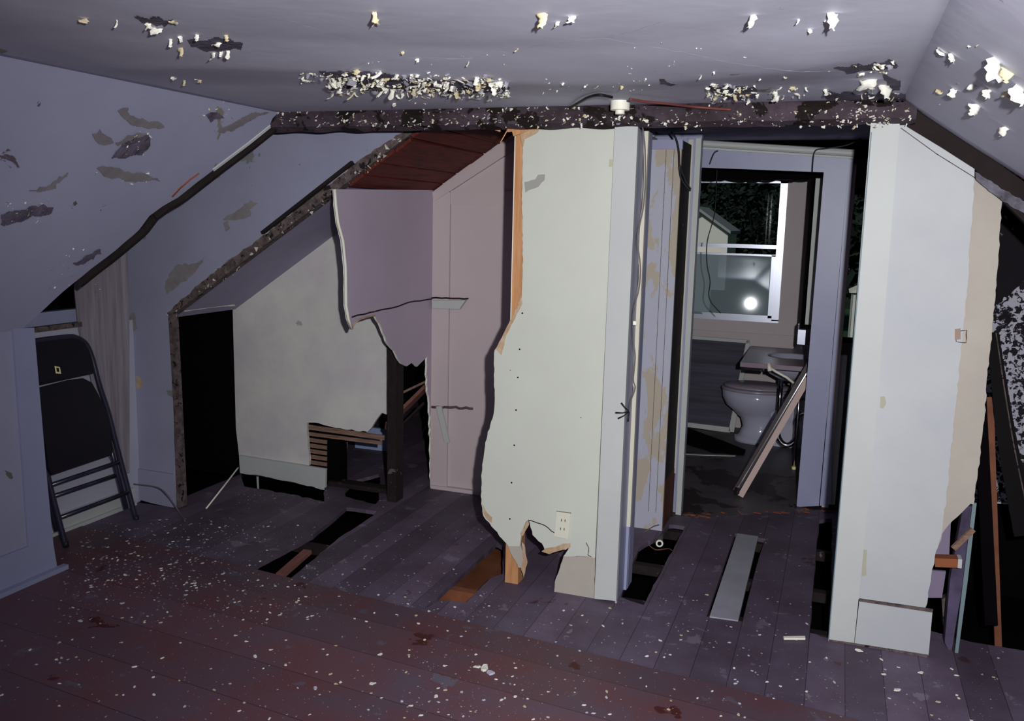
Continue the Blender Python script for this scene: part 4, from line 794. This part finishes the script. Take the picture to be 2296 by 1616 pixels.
cluster(18, 280, 345, 290, 345, 0.006, 0.014, 's'); cluster(12, 210, 350, 380, 410, 0.006, 0.014, 's'); cluster(24, 0, 110, 440, 500, 0.005, 0.012, 's'); cluster(16, 100, 230, 550, 650, 0.005, 0.01, 's'); cluster(14, 440, 540, 215, 275, 0.005, 0.012, 's')
cluster(8, 2080, 2200, 100, 240, 0.008, 0.03, 'c')
def surf_patch(poly, m, surf, parent, name='peeled_patch', off=0.0022):
    xs = [p[0] for p in poly]; ys = [p[1] for p in poly]; st = 1.8; b = MB(); pv = [Vector((p[0], p[1], 0)) for p in poly]
    y = min(ys)
    while y < max(ys):
        x = min(xs)
        while x < max(xs):
            if inside(Vector((x + st/2, y + st/2, 0)), pv):
                q = [place(x, y, surf), place(x + st, y, surf), place(x + st, y + st, surf), place(x, y + st, surf)]
                d = Vector((0, 0, -off)) if surf == 'c' else Vector((off, 0, -off))
                b.add([p + d for p in q] + [p + d * 0.3 for p in q], [(0, 1, 2, 3), (7, 6, 5, 4), (0, 4, 5, 1), (1, 5, 6, 2), (2, 6, 7, 3), (3, 7, 4, 0)])
            x += st
        y += st
    return b.out(name, m, parent)
darkpat = mat('bared_dark_plaster', (112, 106, 126), 0.85, mott=((70, 62, 78), 14, 1.0), bump=(60, 0.6))
greypat = mat('bared_grey_plaster', (138, 134, 138), 0.85, mott=((118, 112, 120), 12, 1.0))
for q in ([(715, 148), (790, 150), (880, 160), (1000, 168), (1130, 172), (1145, 185), (1120, 208), (1000, 205), (900, 200), (800, 196), (750, 180)], [(420, 82), (490, 78), (545, 92), (540, 104), (470, 104), (430, 96)], [(300, 30), (390, 34), (370, 52), (320, 44)], [(1590, 185), (1690, 190), (1700, 215), (1640, 222), (1595, 205)], [(1870, 135), (2000, 128), (2015, 145), (1900, 158)], [(1480, 158), (1520, 172), (1505, 180), (1482, 170)], [(1850, 205), (2030, 210), (2030, 228), (1860, 226)], [(1980, 165), (2020, 180), (2018, 200), (1990, 196)]):
    surf_patch(jag(q, 5, 10, True, len(q)), darkpat, 'c', ceiling)
for q, m_ in (([(740, 148), (885, 156), (890, 168), (800, 172), (745, 164)], darkpat),):
    surf_patch(jag(q, 3, 10, True, 3), m_, 'c', ceiling, off=0.003)
for q, m_ in (([(248, 352), (270, 325), (300, 305), (330, 300), (334, 325), (315, 345), (280, 352)], darkpat), ([(255, 318), (285, 300), (330, 296), (300, 312), (262, 325)], greypat), ([(205, 298), (222, 288), (252, 318), (232, 322), (212, 312)], greypat), ([(215, 374), (250, 372), (285, 382), (350, 396), (355, 404), (290, 404), (230, 392)], greypat), ([(0, 478), (40, 470), (95, 455), (118, 462), (112, 476), (62, 486), (20, 500), (0, 502)], darkpat), ([(262, 245), (285, 240), (290, 258), (340, 270), (368, 282), (330, 286), (290, 276)], greypat), ([(460, 255), (485, 250), (500, 262), (470, 272)], darkpat), ([(485, 292), (540, 262), (560, 252), (600, 250), (560, 268), (500, 296)], greypat), ([(160, 588), (190, 570), (222, 556), (224, 566), (185, 590)], darkpat), ([(60, 425), (110, 412), (150, 384), (148, 392), (112, 422)], greypat)):
    surf_patch(jag(q, 4, 9, True, len(q)), m_, 's', slope)
for q in ([(498, 492), (520, 480), (545, 462), (562, 448), (578, 455), (560, 470), (562, 484), (535, 492)], [(370, 648), (378, 615), (400, 592), (440, 590), (462, 575), (430, 618), (400, 640), (375, 660)], [(472, 398), (490, 388), (494, 398), (476, 404)], [(500, 500), (512, 494), (516, 512), (506, 520)], [(304, 842), (316, 850), (318, 868), (308, 872)], [(286, 720), (300, 700), (310, 735), (290, 752)]):
    plate('peeled_patch', greypat if q[0][0] != 304 else paper, [jag(q, 3, 7, True, len(q))], PY(YL - 0.0008), (0, 0.0007, 0), lilac_wall)
for q in ([(640, 178), (730, 162), (820, 134), (900, 128), (1050, 126), (1150, 112), (1240, 96), (1350, 84), (1440, 98), (1560, 112), (1640, 124), (1760, 136), (1900, 150)], [(1350, 84), (1420, 70), (1480, 50)], [(640, 40), (720, 70), (820, 108), (880, 126)], [(940, 130), (1060, 128), (1130, 160)]):
    q = jag(q, 1.5, 14, False, 3); b = MB(); b.tube([place(x, y, 'c') + Vector((0, 0, 0.0009)) for x, y in q], 0.0012, 5); b.out('joint_ridge', purple, ceiling)
flakes.sort(key=lambda a: -a[0])
near = [x for x in flakes]
cb = {'ceiling': ceiling}
for s_, M, k, c_ in flakes[:99]:
    o = bpy.data.objects.new('paint_flake', ftypes[k][c_]); C.objects.link(o); o.parent = ceiling; o.matrix_basis = M
sb = MB()
for s_, M, k, c_ in flakes[99:]:
    sb.add([M @ Vector(p) for p in FL[k][0]], FL[k][1], c_)
o = sb.out('small_flakes', chipm, ceiling, mats=[chipy, chipg]); o['kind'] = 'stuff'

# ---- chips on the floor
RC = random.Random(77)
def chip_mesh(seed):
    r = random.Random(seed); n = 7; t = 0.18
    ring = [(math.cos(2*math.pi*k/n) * r.uniform(0.5, 1.1), math.sin(2*math.pi*k/n) * r.uniform(0.35, 0.8)) for k in range(n)]
    v = [(x, y, 0) for x, y in ring] + [(x * 0.92, y * 0.92, t + 0.08 * math.sin(5 * x)) for x, y in ring]
    f = [tuple(reversed(range(n))), tuple(range(n, 2*n))] + [(k, (k+1) % n, n+(k+1) % n, n+k) for k in range(n)]
    return v, f
CHV = [chip_mesh(s_) for s_ in range(8)]; CM = []
for v, f in CHV:
    row = []
    for m_ in (chipm, chipy, mat('chip_lilac', (190, 190, 205), 0.7) if 'chip_lilac' not in MATS else MATS['chip_lilac']):
        me = bpy.data.meshes.new('paint_chip'); me.from_pydata(v, [], f); me.materials.append(m_); row.append(me)
    CM.append(row)
polys = [pts(h, PF) for h in (holeA, holeB, holeC, holeD, holeE, holeF, holeG)]
def onL(x):
    for i in range(len(lineL) - 1):
        (xa_, ya), (xb_, yb) = lineL[i], lineL[i+1]
        if xa_ <= x <= xb_: return ya + (yb - ya) * (x - xa_) / (xb_ - xa_)
    return 3.0
cand = []
def scatter(n, x0, x1, y0, y1, s0, s1, pw=2.5):
    k = 0
    while k < n:
        p = P(RC.uniform(x0, x1), RC.uniform(y0, y1), PF); k += 1
        if p.x < -3.24 and p.y < 3.0 or p.x < -3.6 or p.y > 4.9 or p.y < 0.4: continue
        if p.y > 3.6 and not (p.x > -3.35 and p.x < -1.45 and p.y < 4.55 or -0.66 < p.x < 0.0 or p.x > 0.62 and p.y < 3.82): continue
        if any(inside(p, h) for h in polys): continue
        p.z = 0.0045 if p.y < onL(p.x) else 0.0005
        cand.append((s0 + (s1 - s0) * RC.random() ** pw, p))
scatter(620, 130, 720, 1170, 1400, 0.002, 0.010); scatter(900, 0, 1200, 1250, 1616, 0.0015, 0.010, 4); scatter(900, 900, 2250, 1330, 1616, 0.0015, 0.011, 4)
scatter(420, 540, 1120, 1080, 1370, 0.002, 0.009, 4); scatter(160, 530, 740, 1085, 1130, 0.002, 0.007); scatter(120, 1440, 1840, 1170, 1420, 0.0015, 0.007, 3); scatter(420, 180, 520, 1160, 1320, 0.002, 0.011)
scatter(500, 100, 2250, 1180, 1616, 0.001, 0.004, 2)
for (px, py, s_) in ((1085, 1500, 0.03), (1100, 1508, 0.026), (1070, 1495, 0.016), (853, 1467, 0.014), (707, 1542, 0.014), (572, 1471, 0.014), (180, 1392, 0.014), (300, 1495, 0.012), (1925, 1458, 0.017), (2065, 1508, 0.016), (2012, 1547, 0.016), (835, 1532, 0.014), (1983, 1512, 0.012), (978, 1561, 0.014), (1155, 1562, 0.012), (275, 1352, 0.016), (665, 1350, 0.014)):
    p = P(px, py, PZ(0.0045)); cand.append((s_, p))
cand.sort(key=lambda a: -(a[0] / max(0.5, (a[1] - CAM).length)))
for i, (s_, p) in enumerate(cand[:300]):
    k = RC.randrange(8); c_ = 0 if RC.random() < 0.6 else (1 if RC.random() < 0.35 else 2)
    o = bpy.data.objects.new('paint_chip', CM[k][c_]); C.objects.link(o); o.location = p; o.scale = (s_, s_, s_); o.rotation_euler = (0, 0, RC.uniform(0, 6.28))
    props(o, 'small pale chip of fallen paint lying on the dark floorboards', 'paint chip', 'fallen paint chips on the floorboards')
sb = MB()
for s_, p in cand[300:]:
    k = RC.randrange(8); M = Matrix.Translation(p) @ Matrix.Rotation(RC.uniform(0, 6.28), 4, 'Z') @ Matrix.Scale(s_, 4)
    sb.add([M @ Vector(q) for q in CHV[k][0]], CHV[k][1])
o = sb.out('plaster_crumbs', crumb, base=(-1, 3, 0)); props(o, 'fine pale crumbs of plaster and paint strewn over the floorboards', 'debris'); o['kind'] = 'stuff'

# ================================================================== OUTSIDE
struct(MB().box((-60, 8.5, -3.2), (60, 90, -3.0)).out('lawn', grass))
def house(x0, x1, y, zb, ze, zr, label):
    h = thing('house', label, 'house', ((x0 + x1) / 2, y, zb))
    MB().slab([[Vector((x0, y, zb)), Vector((x1, y, zb)), Vector((x1, y, ze)), Vector(((x0 + x1) / 2, y, zr)), Vector((x0, y, ze))]], (0, 2.2, 0)).out('wall', siding, h)
    m_ = Vector(((x0 + x1) / 2, y - 0.3, zr + 0.02))
    MB().slab([[Vector((x0 - 0.1, y - 0.3, ze - 0.05)), m_, m_ + Vector((0, 0, 0.08)), Vector((x0 - 0.1, y - 0.3, ze + 0.03))]], (0, 2.6, 0)).slab([[Vector((x1 + 0.1, y - 0.3, ze - 0.05)), m_, m_ + Vector((0, 0, 0.08)), Vector((x1 + 0.1, y - 0.3, ze + 0.03))]], (0, 2.6, 0)).out('roof', roofm, h)
    MB().box((x0 + 1.4, y - 0.05, zb + 1.5), (x0 + 2.6, y + 0.02, zb + 2.8)).out('window', void, h)
    return h
p0 = P(1492, 500, PY(26)); p1 = P(1634, 500, PY(26))
house(p0.x, p1.x, 26, -3.0, P(1630, 520, PY(26)).z, P(1563, 470, PY(26)).z, 'white gabled neighbouring house seen through the bathroom window')
p0 = P(1908, 690, PY(34)); p1 = P(1990, 690, PY(34)); zb = P(1908, 698, PY(34)).z
sd = thing('shed', 'small white ribbed shed on the lawn seen past the bathroom door', 'shed', (p0.x, 34, -3.0))
MB().box((p0.x, 34, -3.0), (p1.x, 36, P(1910, 655, PY(34)).z)).out('wall', siding, sd)
rb = MB()
for k in range(12): rb.box((p0.x + 0.13 * k, 33.97, -3.0), (p0.x + 0.13 * k + 0.03, 34.0, P(1910, 655, PY(34)).z))
rb.out('rib', roofm, sd)
MB().slab([[Vector((p0.x - 0.1, 33.9, P(1908, 656, PY(34)).z)), Vector((p1.x, 33.9, P(1908, 656, PY(34)).z)), Vector((p1.x, 33.9, P(1908, 630, PY(34)).z)), Vector((p0.x + 0.5, 33.9, P(1908, 636, PY(34)).z))]], (0, 2.2, 0)).out('roof', siding, sd)
def tree(name, cx, cy, h, rad, n, seed, label):
    r = random.Random(seed); t = thing(name, label, 'tree', (cx, cy, -3.0)); b = MB(); br = []
    b.tube([(cx, cy, -3.0), (cx + 0.1, cy, -1), (cx, cy, -3 + h * 0.5)], [0.3, 0.24, 0.15], 8)
    for k in range(12):
        a = r.uniform(0, 6.28); z0 = -3 + h * r.uniform(0.25, 0.55); q0 = Vector((cx, cy, z0)); q1 = q0 + Vector((math.cos(a) * rad * 0.5, math.sin(a) * rad * 0.4, h * 0.12)); q2 = q1 + Vector((math.cos(a) * rad * 0.4, math.sin(a) * rad * .3, h * r.uniform(-0.05, 0.15)))
        b.tube([q0, q1, q2], [0.12, 0.07, 0.02], 6)
    b.out('trunk', barkm, t); lf = MB()
    for k in range(n):
        d = Vector((r.gauss(0, 1), r.gauss(0, 1), r.gauss(0, 1))).normalized() * r.uniform(0.45, 1.0)
        c_ = Vector((cx + d.x * rad, cy + d.y * rad * 0.7, -3 + h * 0.58 + d.z * h * 0.46)); s_ = r.uniform(0.08, 0.22)
        u = Vector((r.uniform(-1, 1), r.uniform(-1, 1), r.uniform(-1, 1))).normalized(); v_ = u.orthogonal().normalized(); lf.add([c_ + u * s_, c_ + v_ * s_ * .6, c_ - u * s_, c_ - v_ * s_ * .6], [(0, 1, 2, 3)])
    o = lf.out('foliage', greend, t); return t
tree('leafy_tree', -3.2, 40, 9.0, 2.6, 4200, 1, 'dark leafy tree beyond the gabled house to its right outside the window')
tree('leafy_tree', -12.0, 42, 10, 5.5, 5200, 2, 'broad dark tree standing behind the gabled house')
tree('leafy_tree', 5.5, 46, 9, 5.5, 5200, 3, 'tall dark tree rising behind the white shed')
tree('leafy_tree', -7.4, 6.2, 5.0, 1.3, 1600, 4, 'dark leafy tree just outside the left recess window')
b = MB(); r = random.Random(9)
for k in range(9000):
    c_ = Vector((r.uniform(-30, 22), r.uniform(55, 60), -3 + 17 * r.random())); s_ = r.uniform(0.4, 0.9)
    u = Vector((r.uniform(-1, 1), r.uniform(-1, 1), r.uniform(-1, 1))).normalized(); v_ = u.orthogonal().normalized(); b.add([c_ + u * s_, c_ + v_ * s_ * .7, c_ - u * s_, c_ - v_ * s_ * .7], [(0, 1, 2, 3)])
o = b.out('distant_foliage', greend, base=(0, 53, -3)); props(o, 'dark mass of distant foliage closing the view outside', 'foliage'); o['kind'] = 'stuff'
